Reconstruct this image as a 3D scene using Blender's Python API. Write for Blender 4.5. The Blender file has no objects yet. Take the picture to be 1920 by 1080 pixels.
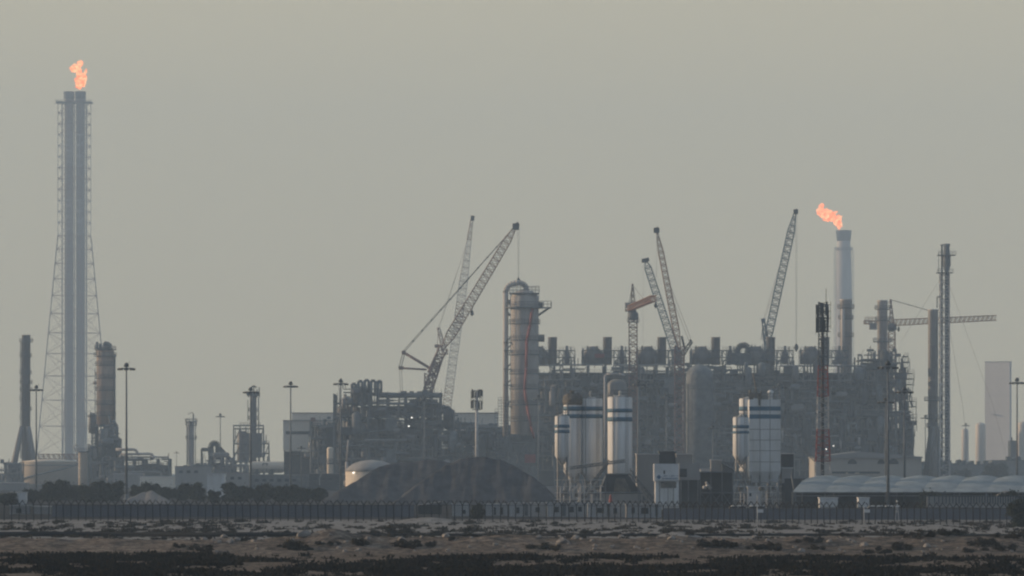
import bpy, math, random
import numpy as np
from mathutils import Vector, Matrix
R = math.radians
random.seed(11); rng = np.random.default_rng(11)
S = bpy.context.scene
COL = S.collection
# ------------------------------------------------------------------ camera, sky, sun, exposure
FPX, HY, EYE = 8000.0, 877.0, 7.0
cam = bpy.data.cameras.new('camera'); camo = bpy.data.objects.new('camera', cam); COL.objects.link(camo)
cam.sensor_width = 36; cam.lens = 36 * FPX / 1920; cam.shift_y = (HY - 540) / 1920
cam.clip_start = 1; cam.clip_end = 20000
camo.location = (0, 0, EYE); camo.rotation_euler = (R(90), 0, 0)
S.camera = camo
SUN_AZ, SUN_EL = -78, 12
w = bpy.data.worlds.new('World'); S.world = w; w.use_nodes = True
nt = w.node_tree; nt.nodes.clear()
sky = nt.nodes.new('ShaderNodeTexSky'); sky.sky_type = 'NISHITA'; sky.sun_disc = False
sky.sun_elevation = R(SUN_EL); sky.sun_rotation = R(SUN_AZ); sky.air_density = 1.0; sky.dust_density = 6.0; sky.ozone_density = 1.0
# the evening sky: warm and bright low down around the sun's side, cooler and dimmer behind the viewer and overhead
tcw = nt.nodes.new('ShaderNodeTexCoord'); dot = nt.nodes.new('ShaderNodeVectorMath'); dot.operation = 'DOT_PRODUCT'; dot.inputs[1].default_value = (-.25, .968, 0)
mrw = nt.nodes.new('ShaderNodeMapRange'); mrw.interpolation_type = 'SMOOTHSTEP'; mrw.inputs[1].default_value = .2; mrw.inputs[2].default_value = .93
side = nt.nodes.new('ShaderNodeMixRGB'); side.inputs[1].default_value = (2.6, 3.4, 4.5, 1); side.inputs[2].default_value = (7.9, 7.0, 4.8, 1)
hs = nt.nodes.new('ShaderNodeMixRGB'); hs.inputs[0].default_value = 0.85
bg = nt.nodes.new('ShaderNodeBackground'); bg.inputs[1].default_value = 0.10
out = nt.nodes.new('ShaderNodeOutputWorld')
L_ = nt.links.new
L_(tcw.outputs['Generated'], dot.inputs[0]); L_(dot.outputs['Value'], mrw.inputs[0]); L_(mrw.outputs[0], side.inputs[0])
L_(sky.outputs[0], hs.inputs[1]); L_(side.outputs[0], hs.inputs[2]); L_(hs.outputs[0], bg.inputs[0]); L_(bg.outputs[0], out.inputs[0])
sl = bpy.data.lights.new('sun', 'SUN'); sl.energy = 5.0; sl.angle = R(0.5); sl.color = (1.0, 0.73, 0.48)
so = bpy.data.objects.new('sun', sl); COL.objects.link(so)
sd = Vector((math.sin(R(SUN_AZ)) * math.cos(R(SUN_EL)), math.cos(R(SUN_AZ)) * math.cos(R(SUN_EL)), math.sin(R(SUN_EL))))
so.rotation_euler = sd.to_track_quat('Z', 'Y').to_euler(); so.location = (-500, 300, 400)
S.view_settings.view_transform = 'Standard'; S.view_settings.look = 'None'; S.view_settings.exposure = 0.0; S.view_settings.gamma = 1
S.render.engine = 'CYCLES'
S.cycles.max_bounces = 4; S.cycles.diffuse_bounces = 2; S.cycles.glossy_bounces = 1; S.cycles.volume_bounces = 0
S.cycles.transparent_max_bounces = 12
S.cycles.use_denoising = True
S.cycles.pixel_filter_type = 'BLACKMAN_HARRIS'; S.cycles.filter_width = 2.2

# ------------------------------------------------------------------ helpers
def X(px, d): return (px - 960) * d / FPX
def Z(py, d): return EYE + (HY - py) * d / FPX
def P(px, py, d): return Vector((X(px, d), d, Z(py, d)))
def px2m(n, d): return n * d / FPX

class MB:
    def __init__(s): s.v = []; s.f = []; s.sm = []
    def face(s, idx, sm=False): s.f.append(tuple(idx)); s.sm.append(sm)
    def box(s, cx, cy, cz, sx, sy, sz, rz=0.0):
        n = len(s.v); c, q = math.cos(rz), math.sin(rz)
        for dz in (-.5, .5):
            for dx, dy in ((-.5, -.5), (.5, -.5), (.5, .5), (-.5, .5)):
                a, b = dx * sx, dy * sy
                s.v.append((cx + a * c - b * q, cy + a * q + b * c, cz + dz * sz))
        for q4 in ((3, 2, 1, 0), (4, 5, 6, 7), (0, 1, 5, 4), (1, 2, 6, 5), (2, 3, 7, 6), (3, 0, 4, 7)):
            s.face([n + i for i in q4])
        return s
    def bx(s, x0, x1, y0, y1, z0, z1): return s.box((x0+x1)/2, (y0+y1)/2, (z0+z1)/2, abs(x1-x0), abs(y1-y0), abs(z1-z0))
    def bar(s, p, q, r, n=4, r2=None, cap=True):
        p = Vector(p); q = Vector(q); d = q - p
        if d.length < 1e-6: return s
        d.normalize(); u = d.orthogonal().normalized() if abs(d.z) < .99 else Vector((1, 0, 0)); v = d.cross(u)
        r2 = r if r2 is None else r2; b = len(s.v); off = math.pi / 4 if n == 4 else 0
        for c, rr in ((p, r), (q, r2)):
            for i in range(n):
                a = off + 2 * math.pi * i / n
                s.v.append(tuple(c + u * (rr * math.cos(a)) + v * (rr * math.sin(a))))
        for i in range(n):
            j = (i + 1) % n; s.face((b + i, b + j, b + n + j, b + n + i), n > 6)
        if cap:
            s.face([b + i for i in range(n)][::-1]); s.face([b + n + i for i in range(n)])
        return s
    def path(s, pts, r, n=8):
        for a, b in zip(pts[:-1], pts[1:]): s.bar(a, b, r, n)
        return s
    def lathe(s, cx, cy, prof, n=24, cap=True):
        b = len(s.v); m = len(prof)
        for r, z in prof:
            for i in range(n):
                a = 2 * math.pi * i / n; s.v.append((cx + r * math.cos(a), cy + r * math.sin(a), z))
        for k in range(m - 1):
            for i in range(n):
                j = (i + 1) % n; s.face((b+k*n+i, b+k*n+j, b+(k+1)*n+j, b+(k+1)*n+i), True)
        if cap:
            s.face([b + i for i in range(n)][::-1]); s.face([b + (m-1)*n + i for i in range(n)])
        return s
    def drum(s, p, q, r, n=14):       # horizontal vessel with domed ends
        p = Vector(p); q = Vector(q); d = (q - p).normalized()
        s.bar(p, q, r, n, cap=False); s.bar(p, p - d * r * .35, r, n, r * .6); s.bar(q, q + d * r * .35, r, n, r * .6); return s
    def lattice(s, p, q, w0, w1, n, r, up=None, taper=0.0, rd=None):
        """square lattice beam from p to q; taper = share of the length at each end that narrows"""
        p = Vector(p); q = Vector(q); d = (q - p); L = d.length; d.normalize()
        up = Vector(up or (0, 1, 0)); u = d.cross(up).normalized(); v = u.cross(d).normalized(); rd = rd or r * .6
        rings = []
        for i in range(n + 1):
            t = i / n; wd = w0 + (w1 - w0) * t
            if taper: wd *= min(1, .25 + .75 * min(t / taper, (1 - t) / taper, 1))
            c = p + d * (L * t); h = wd / 2
            rings.append([c + u * a * h + v * b * h for a, b in ((-1, -1), (1, -1), (1, 1), (-1, 1))])
        for i in range(n):
            for k in range(4):
                s.bar(rings[i][k], rings[i+1][k], r, 4, cap=False)
                a, b = (k, (k + 1) % 4) if i % 2 else ((k + 1) % 4, k)
                s.bar(rings[i][a], rings[i+1][b], rd, 4, cap=False)
                if i % 2 == 0: s.bar(rings[i][k], rings[i][(k+1) % 4], rd, 4, cap=False)
        return s
    def ringrail(s, cx, cy, z, r, n=16, h=1.1, t=.05, deck=.25, depth=1.2):
        s.lathe(cx, cy, [(r - depth, z - deck), (r, z - deck), (r, z), (r - depth, z)], n, cap=False)
        for i in range(n):
            a = 2 * math.pi * i / n; a2 = 2 * math.pi * (i + 1) / n
            p = Vector((cx + r * math.cos(a), cy + r * math.sin(a), z)); q = Vector((cx + r * math.cos(a2), cy + r * math.sin(a2), z))
            s.bar(p, p + Vector((0, 0, h)), t, 4, cap=False)
            for hh in (h * .5, h): s.bar(p + Vector((0, 0, hh)), q + Vector((0, 0, hh)), t, 4, cap=False)
        return s
    def rail(s, p, q, h=1.1, step=2.0, t=.05):
        p = Vector(p); q = Vector(q); n = max(1, int((q - p).length / step)); up = Vector((0, 0, h))
        for i in range(n + 1):
            c = p.lerp(q, i / n); s.bar(c, c + up, t, 4, cap=False)
        s.bar(p + up, q + up, t, 4, cap=False); s.bar(p + up * .5, q + up * .5, t, 4, cap=False); return s
    def build(s, name, mat, parent=None, origin=None):
        me = bpy.data.meshes.new(name); o = bpy.data.objects.new(name, me); COL.objects.link(o)
        if parent is not None:
            base = Vector(parent.location)
            pp = parent.parent
            while pp is not None: base += Vector(pp.location); pp = pp.parent
            o.parent = parent; KIDS.setdefault(parent.name, []).append(o)
        else:
            base = Vector(origin or (0, 0, 0)); o.location = base
        me.from_pydata([(a - base.x, b - base.y, c - base.z) for a, b, c in s.v], [], s.f)
        me.polygons.foreach_set('use_smooth', s.sm)
        if mat: me.materials.append(mat)
        me.update(); return o

def tag(o, label=None, cat=None, group=None, kind=None):
    if label: o['label'] = label
    if cat: o['category'] = cat
    if group: o['group'] = group
    if kind: o['kind'] = kind
    return o
def thing(name, label, cat, loc, group=None):
    o = bpy.data.objects.new(name, None); COL.objects.link(o); o.location = loc; o.empty_display_size = .5
    return tag(o, label, cat, group)
KIDS = {}
def kids(o): return list(o.children)
def copy_tree(o, parent=None):
    c = o.copy(); COL.objects.link(c)
    if parent is not None: c.parent = parent; KIDS.setdefault(parent.name, []).append(c)
    for ch in KIDS.get(o.name, []): copy_tree(ch, c)
    return c

def pm(name, c, c2=None, rough=.8, scale=.5, metal=0.0, streak=False, spec=.3):
    m = bpy.data.materials.new(name); m.use_nodes = True; t = m.node_tree; b = t.nodes['Principled BSDF']
    b.inputs['Roughness'].default_value = rough; b.inputs['Metallic'].default_value = metal; b.inputs['Specular IOR Level'].default_value = spec
    tc = t.nodes.new('ShaderNodeTexCoord'); mp = t.nodes.new('ShaderNodeMapping'); no = t.nodes.new('ShaderNodeTexNoise'); cr = t.nodes.new('ShaderNodeValToRGB')
    mp.inputs['Scale'].default_value = (scale, scale, scale * (.12 if streak else 1)); no.inputs['Scale'].default_value = 1.0; no.inputs['Detail'].default_value = 6; no.inputs['Roughness'].default_value = .65
    c2 = c2 or tuple(x * .65 for x in c)
    cr.color_ramp.elements[0].position = .36; cr.color_ramp.elements[1].position = .62
    cr.color_ramp.elements[0].color = (*c2, 1); cr.color_ramp.elements[1].color = (*c, 1)
    t.links.new(tc.outputs['Object'], mp.inputs[0]); t.links.new(mp.outputs[0], no.inputs[0]); t.links.new(no.outputs[0], cr.inputs[0]); t.links.new(cr.outputs[0], b.inputs[0])
    return m
def em(name, c, s):
    m = bpy.data.materials.new(name); m.use_nodes = True; b = m.node_tree.nodes['Principled BSDF']
    b.inputs['Base Color'].default_value = (*c, 1); b.inputs['Emission Color'].default_value = (*c, 1); b.inputs['Emission Strength'].default_value = s
    return m
M = dict(
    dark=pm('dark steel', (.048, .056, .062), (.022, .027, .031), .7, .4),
    steel=pm('galvanised steel', (.17, .185, .195), (.085, .095, .10), .6, .5),
    pale=pm('pale painted steel', (.26, .26, .25), (.16, .155, .15), .6, .5),
    clad=pm('aluminium cladding', (.56, .52, .47), (.33, .30, .27), .75, .22, 0, True),
    cladd=pm('weathered cladding', (.21, .2, .19), (.13, .125, .12), .55, .18, .1, True),
    slab=pm('pale slab concrete', (.70, .66, .60), (.63, .59, .54), .9, .05, 0, True),
    conc=pm('concrete', (.34, .33, .31), (.25, .24, .23), .9, .2, 0, True),
    white=pm('grimy white paint', (.72, .72, .70), (.54, .52, .48), .7, .55, 0, True),
    whitec=pm('white paint', (.66, .66, .65), (.50, .49, .47), .6, .4),
    blue=pm('blue stripe paint', (.07, .16, .23), (.055, .12, .175), .6, .6, 0, True),
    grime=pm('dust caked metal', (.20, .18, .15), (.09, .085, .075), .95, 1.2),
    red=pm('red paint', (.30, .065, .05), (.2, .05, .04), .6, .5),
    orange=pm('orange crane paint', (.32, .15, .085), (.21, .10, .06), .6, .5),
    rwhite=pm('white lattice paint', (.5, .5, .48), (.36, .35, .34), .6, .5),
    crblue=pm('blue crane paint', (.07, .13, .19), (.05, .09, .13), .6, .5),
    crred=pm('dull red crane paint', (.24, .13, .10), (.15, .08, .065), .6, .5),
    cream=pm('cream tank paint', (.72, .62, .49), (.60, .51, .40), .6, .12, 0, True),
    beige=pm('beige wall sheeting', (.80, .72, .60), (.72, .64, .53), .8, .08, 0, True),
    agg=pm('grey aggregate', (.095, .096, .10), (.055, .056, .06), 1, .45, 0, False, 0.0),
    dimwall=pm('dim blockwork', (.15, .16, .185), (.105, .115, .135), .95, .35),
    warmgrey=pm('heat stained steel', (.36, .31, .26), (.24, .21, .18), .6, .12, 0, True),
    buff=pm('buff lagging', (.52, .41, .32), (.34, .27, .22), .75, .3, 0, True),
    cabin=pm('dusty cabin panel', (.47, .48, .48), (.33, .33, .33), .8, .5, 0, True),
    dimbeige=pm('faded beige sheeting', (.44, .40, .34), (.34, .31, .27), .85, .12, 0, True),
    aggl=pm('light aggregate', (.22, .21, .2), (.15, .145, .14), .95, .3),
    tent=pm('pale blue fabric', (.26, .305, .33), (.165, .20, .225), .85, .5),
    glass=pm('window glass', (.03, .035, .04), (.02, .025, .03), .25, .5),
    leaf=pm('dark tree foliage', (.045, .052, .032), (.02, .025, .016), .8, 1.2, 0, False, .1),
    bush=pm('grey desert shrub', (.055, .048, .036), (.024, .021, .017), .9, 3, 0, False, 0.0),
    shrub=pm('dry shrub foliage', (.022, .019, .013), (.008, .008, .006), .9, 2.5, 0, False, .05),
    bark=pm('bark', (.06, .05, .04), None, .9, 2),
    rock=pm('pale rock', (.30, .27, .235), (.19, .17, .15), .9, 1.5),
    rubber=pm('black rubber', (.012, .012, .012), None, .8, 2),
    lamp=em('lit lamp', (1, .95, .85), 2.6),
    logo=pm('blue sign paint', (.03, .11, .20), (.028, .10, .18), .6, 1),
)
# ------------------------------------------------------------------ value noise
GRID = {}
def vnoise(x, y, sc, seed=0, oct=4):
    out = np.zeros_like(x, dtype=float); amp = 1.0; tot = 0
    for o in range(oct):
        k_ = seed + o * 17
        if k_ not in GRID: GRID[k_] = np.random.default_rng(k_).random((256, 256))
        g = GRID[k_]; f = 2 ** o / sc
        xi = np.floor(x * f).astype(int); yi = np.floor(y * f).astype(int); fx = x * f - xi; fy = y * f - yi
        fx = fx * fx * (3 - 2 * fx); fy = fy * fy * (3 - 2 * fy)
        a = g[xi % 256, yi % 256]; b = g[(xi+1) % 256, yi % 256]; c = g[xi % 256, (yi+1) % 256]; d = g[(xi+1) % 256, (yi+1) % 256]
        out += amp * (a*(1-fx)*(1-fy) + b*fx*(1-fy) + c*(1-fx)*fy + d*fx*fy); tot += amp; amp *= .5
    return out / tot
def sstep(a, b, t):
    t = np.clip((t - a) / (b - a), 0, 1); return t * t * (3 - 2 * t)
def ground_h(x, y):
    x = np.asarray(x, float); y = np.asarray(y, float)
    yc = 359 + 5 * (vnoise(x, x * 0, 14, 3, 2) - .5)              # crest line of the bank
    hc = .75 + .75 * vnoise(x, x * 0 + 9, 6.5, 5, 3)
    hc = hc * np.where(x < -13, .93, 1)
    wf = 11 + 5 * vnoise(x, x * 0 + 3, 9, 8, 2)
    front = sstep(0, 1, (y - (yc - wf)) / wf); back = 1 - sstep(0, 1, (y - yc - .8) / 9)
    bank = hc * np.where(y < yc + .8, front, back)
    und = .5 * (vnoise(x, y, 18, 21, 3) - .5) * (1 - sstep(330, 352, y)) + .16 * (vnoise(x, y, 9, 31, 3) - .5) * sstep(372, 385, y) * (1 - sstep(548, 556, y))
    lump = (.5 * (vnoise(x, y, 2.4, 41, 4) - .5) + .16 * (vnoise(x, y * .5, .9, 43, 2) - .5)) * np.clip(bank, .2, 1) * (1 - sstep(372, 385, y))
    m1 = .75 * np.exp(-((x + 10.5) / 4.2) ** 2 - ((y - 541) / 4) ** 2)
    m2 = 0.7 * np.exp(-((x - 16.5) / 2.2) ** 2 - ((y - 425) / 4) ** 2) + .8 * np.exp(-((x + 15.5) / 2) ** 2 - ((y - 358) / 4) ** 2)
    return bank + und + lump + m1 + m2
def gh(x, y): return float(ground_h(np.array([x]), np.array([y]))[0])
# ------------------------------------------------------------------ ground sheet
def axis(fine0, fine1, step, lo, hi, k=1.35):
    a = list(np.arange(fine0, fine1 + .001, step)); st = step
    while a[-1] < hi: st *= k; a.append(min(hi, a[-1] + st))
    st = step; pre = []
    v = fine0
    while v > lo: st *= k; v = max(lo, v - st); pre.append(v)
    return np.array(pre[::-1] + a)
gx = axis(-76, 76, .26, -2550, 2550, 1.5); gy = np.concatenate([axis(225, 338, .45, -150, 338), np.arange(338.15, 366, .16), np.arange(366, 392, .45), axis(392.6, 575, .8, 392.6, 4650)])
GX, GY = np.meshgrid(gx, gy); GZ = ground_h(GX, GY)
nx, ny = len(gx), len(gy)
me = bpy.data.meshes.new('ground')
vs = np.stack([GX.ravel(), GY.ravel(), GZ.ravel()], 1)
ii = (np.arange(ny - 1)[:, None] * nx + np.arange(nx - 1)[None, :]).ravel()
fs = np.stack([ii, ii + 1, ii + nx + 1, ii + nx], 1)
me.vertices.add(len(vs)); me.vertices.foreach_set('co', vs.ravel())
me.loops.add(fs.size); me.loops.foreach_set('vertex_index', fs.ravel())
me.polygons.add(len(fs)); me.polygons.foreach_set('loop_start', np.arange(0, fs.size, 4)); me.polygons.foreach_set('use_smooth', np.ones(len(fs), bool))
me.update(); me.validate()
gm = bpy.data.materials.new('desert sand'); gm.use_nodes = True; t = gm.node_tree; b = t.nodes['Principled BSDF']; b.inputs['Roughness'].default_value = 1; b.inputs['Specular IOR Level'].default_value = 0
tc = t.nodes.new('ShaderNodeTexCoord')
def noise(sc, det, rgh=.6, mscale=(1, 1, 1)):
    mp = t.nodes.new('ShaderNodeMapping'); mp.inputs['Scale'].default_value = mscale; n = t.nodes.new('ShaderNodeTexNoise'); n.inputs['Scale'].default_value = sc; n.inputs['Detail'].default_value = det; n.inputs['Roughness'].default_value = rgh
    t.links.new(tc.outputs['Object'], mp.inputs[0]); t.links.new(mp.outputs[0], n.inputs[0]); return n
def ramp(src, a, b_, ca, cb):
    r = t.nodes.new('ShaderNodeValToRGB'); r.color_ramp.elements[0].position = a; r.color_ramp.elements[1].position = b_; r.color_ramp.elements[0].color = (*ca, 1); r.color_ramp.elements[1].color = (*cb, 1)
    t.links.new(src.outputs[0], r.inputs[0]); return r
def mix(kind, fac, a, b_):
    m = t.nodes.new('ShaderNodeMixRGB'); m.blend_type = kind; m.inputs[0].default_value = fac; t.links.new(a.outputs[0], m.inputs[1]); t.links.new(b_.outputs[0], m.inputs[2]); return m
r1 = ramp(noise(.07, 6), .3, .7, (.16, .134, .112), (.24, .205, .174)); r2 = ramp(noise(1.6, 10, .8), .36, .62, (.5, .5, .5), (1.1, 1.1, 1.1))
mm = mix('MULTIPLY', 1, r1, r2)
sx_ = t.nodes.new('ShaderNodeSeparateXYZ'); t.links.new(tc.outputs['Object'], sx_.inputs[0])
mr_ = t.nodes.new('ShaderNodeMapRange'); mr_.inputs[1].default_value = 368; mr_.inputs[2].default_value = 384; t.links.new(sx_.outputs['Y'], mr_.inputs[0])
r3 = ramp(noise(.5, 7, .7), .35, .65, (.15, .144, .136), (.28, .272, .262)); r4 = ramp(noise(.8, 10, .8), .42, .58, (.45, .45, .46), (1.1, 1.08, 1.05))
m5 = mix('MULTIPLY', 1, mm, r4); m6 = mix('MIX', 0, m5, r3); t.links.new(mr_.outputs[0], m6.inputs[0])
t.links.new(m6.outputs[0], b.inputs[0])
bp = t.nodes.new('ShaderNodeBump'); bp.inputs['Strength'].default_value = .6; bp.inputs['Distance'].default_value = .15; t.links.new(noise(3, 8, .7).outputs[0], bp.inputs['Height']); t.links.new(bp.outputs[0], b.inputs['Normal'])
me.materials.append(gm)
go = bpy.data.objects.new('ground', me); COL.objects.link(go); tag(go, kind='structure')

yd = MB()
ym = pm('compacted yard', (.075, .076, .078), (.05, .052, .055), 1, .06, 0, False, 0.0)
for a_, b_ in ((578, 900), (900, 1500), (1500, 2600), (2600, 4640)): 
    n0 = len(yd.v); yd.v += [(-1500, a_, .02), (1500, a_, .02), (1500, b_, .02), (-1500, b_, .02)]; yd.face((n0, n0 + 1, n0 + 2, n0 + 3))
tag(yd.build('yard_ground', ym), kind='structure')
# ------------------------------------------------------------------ foliage cards
def leaf_cloud(centers, radii, n_each, size, seed, squash=.8, flat=0.0):
    """many small leaf faces spread through clumps -> verts, faces"""
    g = np.random.default_rng(seed); V = []; 
    for (c, r, n) in zip(centers, radii, n_each):
        u = g.normal(size=(n, 3)); u /= np.linalg.norm(u, axis=1)[:, None]; rad = r * np.where(g.random(n) < .7, g.random(n) ** .45, np.abs(g.normal(.75, .42, n)))
        p = np.array(c) + u * rad[:, None] * np.array([1, 1, squash])
        a = g.normal(size=(n, 3)); a /= np.linalg.norm(a, axis=1)[:, None]; b = np.cross(a, g.normal(size=(n, 3))); b /= np.linalg.norm(b, axis=1)[:, None]
        s1 = size * (.6 + .8 * g.random(n))[:, None]; s2 = s1 * .55
        V.append(np.stack([p - a * s1, p + b * s2, p + a * s1, p - b * s2], 1))
    V = np.concatenate(V).reshape(-1, 3); F = np.arange(len(V)).reshape(-1, 4); return V, F
def np_mesh(name, V, F, mat):
    me = bpy.data.meshes.new(name); me.vertices.add(len(V)); me.vertices.foreach_set('co', np.ascontiguousarray(V, dtype=float).ravel())
    me.loops.add(F.size); me.loops.foreach_set('vertex_index', F.ravel().astype(np.int32)); me.polygons.add(len(F)); me.polygons.foreach_set('loop_start', np.arange(0, F.size, 4)); me.update()
    me.materials.append(mat); return me

# ================================================================== PROCESS FRAME (big open steel structure)
def interp(prof, px):
    for (a, ya), (b, yb) in zip(prof[:-1], prof[1:]):
        if a <= px <= b: return ya + (yb - ya) * (px - a) / max(1e-6, b - a)
    return prof[0][1] if px < prof[0][0] else prof[-1][1]
def process_frame(name, label, cat, prof, d, depth, bay, fl, seed, cover=.75, open_ground=0.0, npipe=260, back=.4, big=0):
    rr = random.Random(seed); x0 = X(prof[0][0], d); x1 = X(prof[-1][0], d); n = max(2, round((x1 - x0) / bay)); bw = (x1 - x0) / n
    t = thing(name, label, cat, ((x0 + x1) / 2, d, 0))
    top = lambda x: max(3.0, Z(interp(prof, 960 + x * FPX / d), d))
    ys = [d, d + depth * .5, d + depth]
    rear = MB(); rails = MB(); pipes = MB(); pal = MB(); wall = MB(); wall2 = MB()
    for i in range(n + 1):
        x = x0 + bw * i; h = max(top(x - .01), top(x + .01)) if 0 < i < n else top(x)
        MB().box(x, d, h / 2, .55, .55, h).build('steel_column', M['steel'], t)
        for y in ys[1:]: rear.box(x, y, h / 2, .5, .5, h)
    lv = 0; z = fl * (1.2 if open_ground else 1)
    zmax = max(top(x0 + bw * (i + .5)) for i in range(n))
    while z < zmax + .5:
        dk = MB(); got = False
        for i in range(n):
            xa, xb = x0 + bw * i, x0 + bw * (i + 1); h = min(top(xa + .02), top(xb - .02))
            if h < z - .4: continue
            got = True
            if rr.random() < .9: dk.box((xa + xb) / 2, d + depth / 2, z - .15, bw - .02, depth + 1.6 * rr.random(), .3)
            rr.random() < .6 and dk.bar((xa, d - .3 - rr.random() * .8, z - .5), (xb, d - .3 - rr.random() * .8, z - .5 + rr.choice((0, 0, -1.2, .9))), rr.choice((.18, .25, .3)))
            if rr.random() < .8: rails.rail((xa, d - .7, z), (xb, d - .7, z), 1.15, 1.8, .05)
            zl = z - fl
            if rr.random() < .45 and zl > open_ground:
                brace = MB()
                if rr.random() < .5: brace.bar((xa, d - .1, zl), (xb, d - .1, z), .13); brace.bar((xb, d - .25, zl), (xa, d - .25, z), .13)
                else: brace.bar((xa, d - .1, zl), ((xa + xb) / 2, d - .1, z), .13); brace.bar((xb, d - .1, zl), ((xa + xb) / 2, d - .1, z), .13)
                brace.build('brace', M['steel'], t)
            if zl >= open_ground - .1 and z < h - fl * back:
                if zl <= open_ground + fl: wall.bx(xa - .01, xb + .01, d + depth * .8, d + depth * .8 + .4, 0, zl)
                wall.bx(xa - .01, xb + .01, d + depth * .8, d + depth * .8 + .4, zl - .1, z + .1)
            for yy in (d + depth * .3, d + depth * .55):
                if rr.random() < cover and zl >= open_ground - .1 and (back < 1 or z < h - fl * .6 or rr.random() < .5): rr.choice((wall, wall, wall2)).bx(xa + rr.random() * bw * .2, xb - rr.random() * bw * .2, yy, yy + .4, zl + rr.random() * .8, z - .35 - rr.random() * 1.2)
            # equipment on this floor
            if zl >= open_ground - .1:
                for _ in range(3):
                    q = rr.random(); cx = rr.uniform(xa, xb); cy = d + rr.uniform(.5, depth * .45); s_ = rr.uniform(.5, 1.6)
                    if q < .22: pal.lathe(cx, cy, [(.3*s_, zl + .2), (s_, zl + .8), (s_, zl + fl * .6), (.3*s_, zl + fl * .72)], 12)
                    elif q < .4: pal.drum((cx - 1.5 * s_, cy, zl + 1 + s_), (cx + 1.5 * s_, cy, zl + 1 + s_), s_, 12)
                    elif q < .75: pal.box(cx, cy, zl + s_, 1.6 * s_, 2 * s_, 2 * s_)
        if got: dk.build('deck', M['steel'], t)
        lv += 1; z += fl
    pipes_a, pipes_b = pipes, MB()
    for k in range(npipe):
        px_ = rr.uniform(x0, x1); h = top(px_); z_ = rr.uniform(max(1, open_ground), h); y = d + rr.uniform(-.9, depth * .4); r_ = rr.choice((.1, .14, .18, .25, .4, .6)); pipes = rr.choice((pipes_a, pipes_a, pipes_b))
        if rr.random() < .55:
            L = rr.uniform(3, 16); xe = min(x1, px_ + L); z_ = min(z_, top(xe) - .2)
            pts = [(px_, y, z_), (xe, y, z_)]
            if rr.random() < .6: pts.append((xe, y, max(1, z_ - rr.uniform(1, 7))))
            pipes.path(pts, r_, 6)
        else: pipes.bar((px_, y, z_), (px_, y, max(.5, z_ - rr.uniform(3, 14))), r_, 6)
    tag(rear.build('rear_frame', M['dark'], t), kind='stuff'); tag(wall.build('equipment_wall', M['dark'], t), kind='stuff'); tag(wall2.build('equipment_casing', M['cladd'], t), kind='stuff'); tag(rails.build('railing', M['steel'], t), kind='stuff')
    tag(pipes_a.build('pipework', M['steel'], t), kind='stuff'); tag(pipes_b.build('lagged_pipework', M['pale'], t), kind='stuff'); tag(pal.build('process_equipment', M['cladd'], t), kind='stuff')
    if big:
        f1, f2, f3 = MB(), MB(), MB()
        for k in range(big):
            xx = rr.uniform(x0 + 2, x1 - 4); h = top(xx); w_ = rr.uniform(.8, 4.5); hh = rr.uniform(.8, 5); z_ = rr.uniform(max(open_ground, 0), max(open_ground + 1, h - hh - 2)); yy = d - rr.uniform(.5, 3.2)
            mb = rr.choice((f1, f1, f2, f3)); q = rr.random()
            if xx + w_ > x1: continue
            if q < .3: mb.bx(xx, xx + w_, yy, d + 1, z_, z_ + hh)
            elif q < .7: mb.drum((xx, yy, z_ + 1), (xx + w_, yy, z_ + 1), rr.uniform(.6, 1.5), 12)
            elif q < .88: r0 = rr.uniform(.7, 1.9); mb.lathe(xx, yy, [(r0 * .4, z_), (r0, z_ + r0 * .6), (r0, z_ + hh + 3), (r0 * .3, z_ + hh + 3 + r0 * .6)], 14)
            else: mb.path([(xx, yy, z_), (xx, yy, z_ + hh), (xx + w_, yy, z_ + hh), (xx + w_, yy, z_ + hh * .3)], rr.uniform(.3, .8), 8)
        tag(f1.build('front_equipment', M['dark'], t), kind='stuff'); tag(f2.build('front_vessels', M['steel'], t), kind='stuff'); tag(f3.build('lagged_vessels', M['cladd'], t), kind='stuff')
    # ragged top line
    rg = MB()
    for i in range(int((x1 - x0) / 2.2)):
        x = rr.uniform(x0, x1); h = top(x)
        q = rr.random()
        if q < .45: rg.bar((x, d + rr.uniform(0, depth * .6), h - 1), (x, d + 2, h + rr.uniform(.5, 2.2)), rr.uniform(.06, .2), 5)
        elif q < .75: rg.box(x, d + rr.uniform(1, depth * .5), h + rr.uniform(0, .5), rr.uniform(.8, 2.6), 2, rr.uniform(.6, 1.8))
    tag(rg.build('roof_fitting', M['steel'], t), kind='stuff')
    return t

b1 = process_frame('process_unit', 'dark open steel process unit packed with pipes behind the gravel pile with domed tank', 'process unit',
    [(626, 738), (640, 722), (655, 727), (668, 717), (712, 717), (714, 737), (830, 737), (833, 758), (848, 762), (862, 790), (905, 795), (958, 802)], 1500, 26, 6.5, 5.0, 3, .6, 0, 620, 2.2, 60)
d = 1500
m = MB(); m.drum((X(722, d), d + 3, Z(741, d)), (X(828, d), d + 3, Z(741, d)), 1.0, 12); m.build('header_pipe', M['steel'], b1)
m = MB()
for px, h0 in ((660, 722), (672, 717), (684, 715), (696, 716), (708, 717)):
    m.bar((X(px, d), d - .5, Z(760, d)), (X(px, d), d - .5, Z(h0 - 2, d)), .5, 8); m.bar((X(px, d), d - .5, Z(h0 - 2, d)), (X(px + 7, d), d - .5, Z(h0 - 2, d)), .5, 8); m.bar((X(px + 7, d), d - .5, Z(h0 - 2, d)), (X(px + 7, d), d - .5, Z(h0 + 20, d)), .4, 8)
m.build('pipe_loop', M['steel'], b1)
m = MB()
m.bx(X(610, d), X(628, d), d + 6, d + 14, 0, Z(800, d)); 
m.build('coil_casing', M['dark'], b1)
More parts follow.
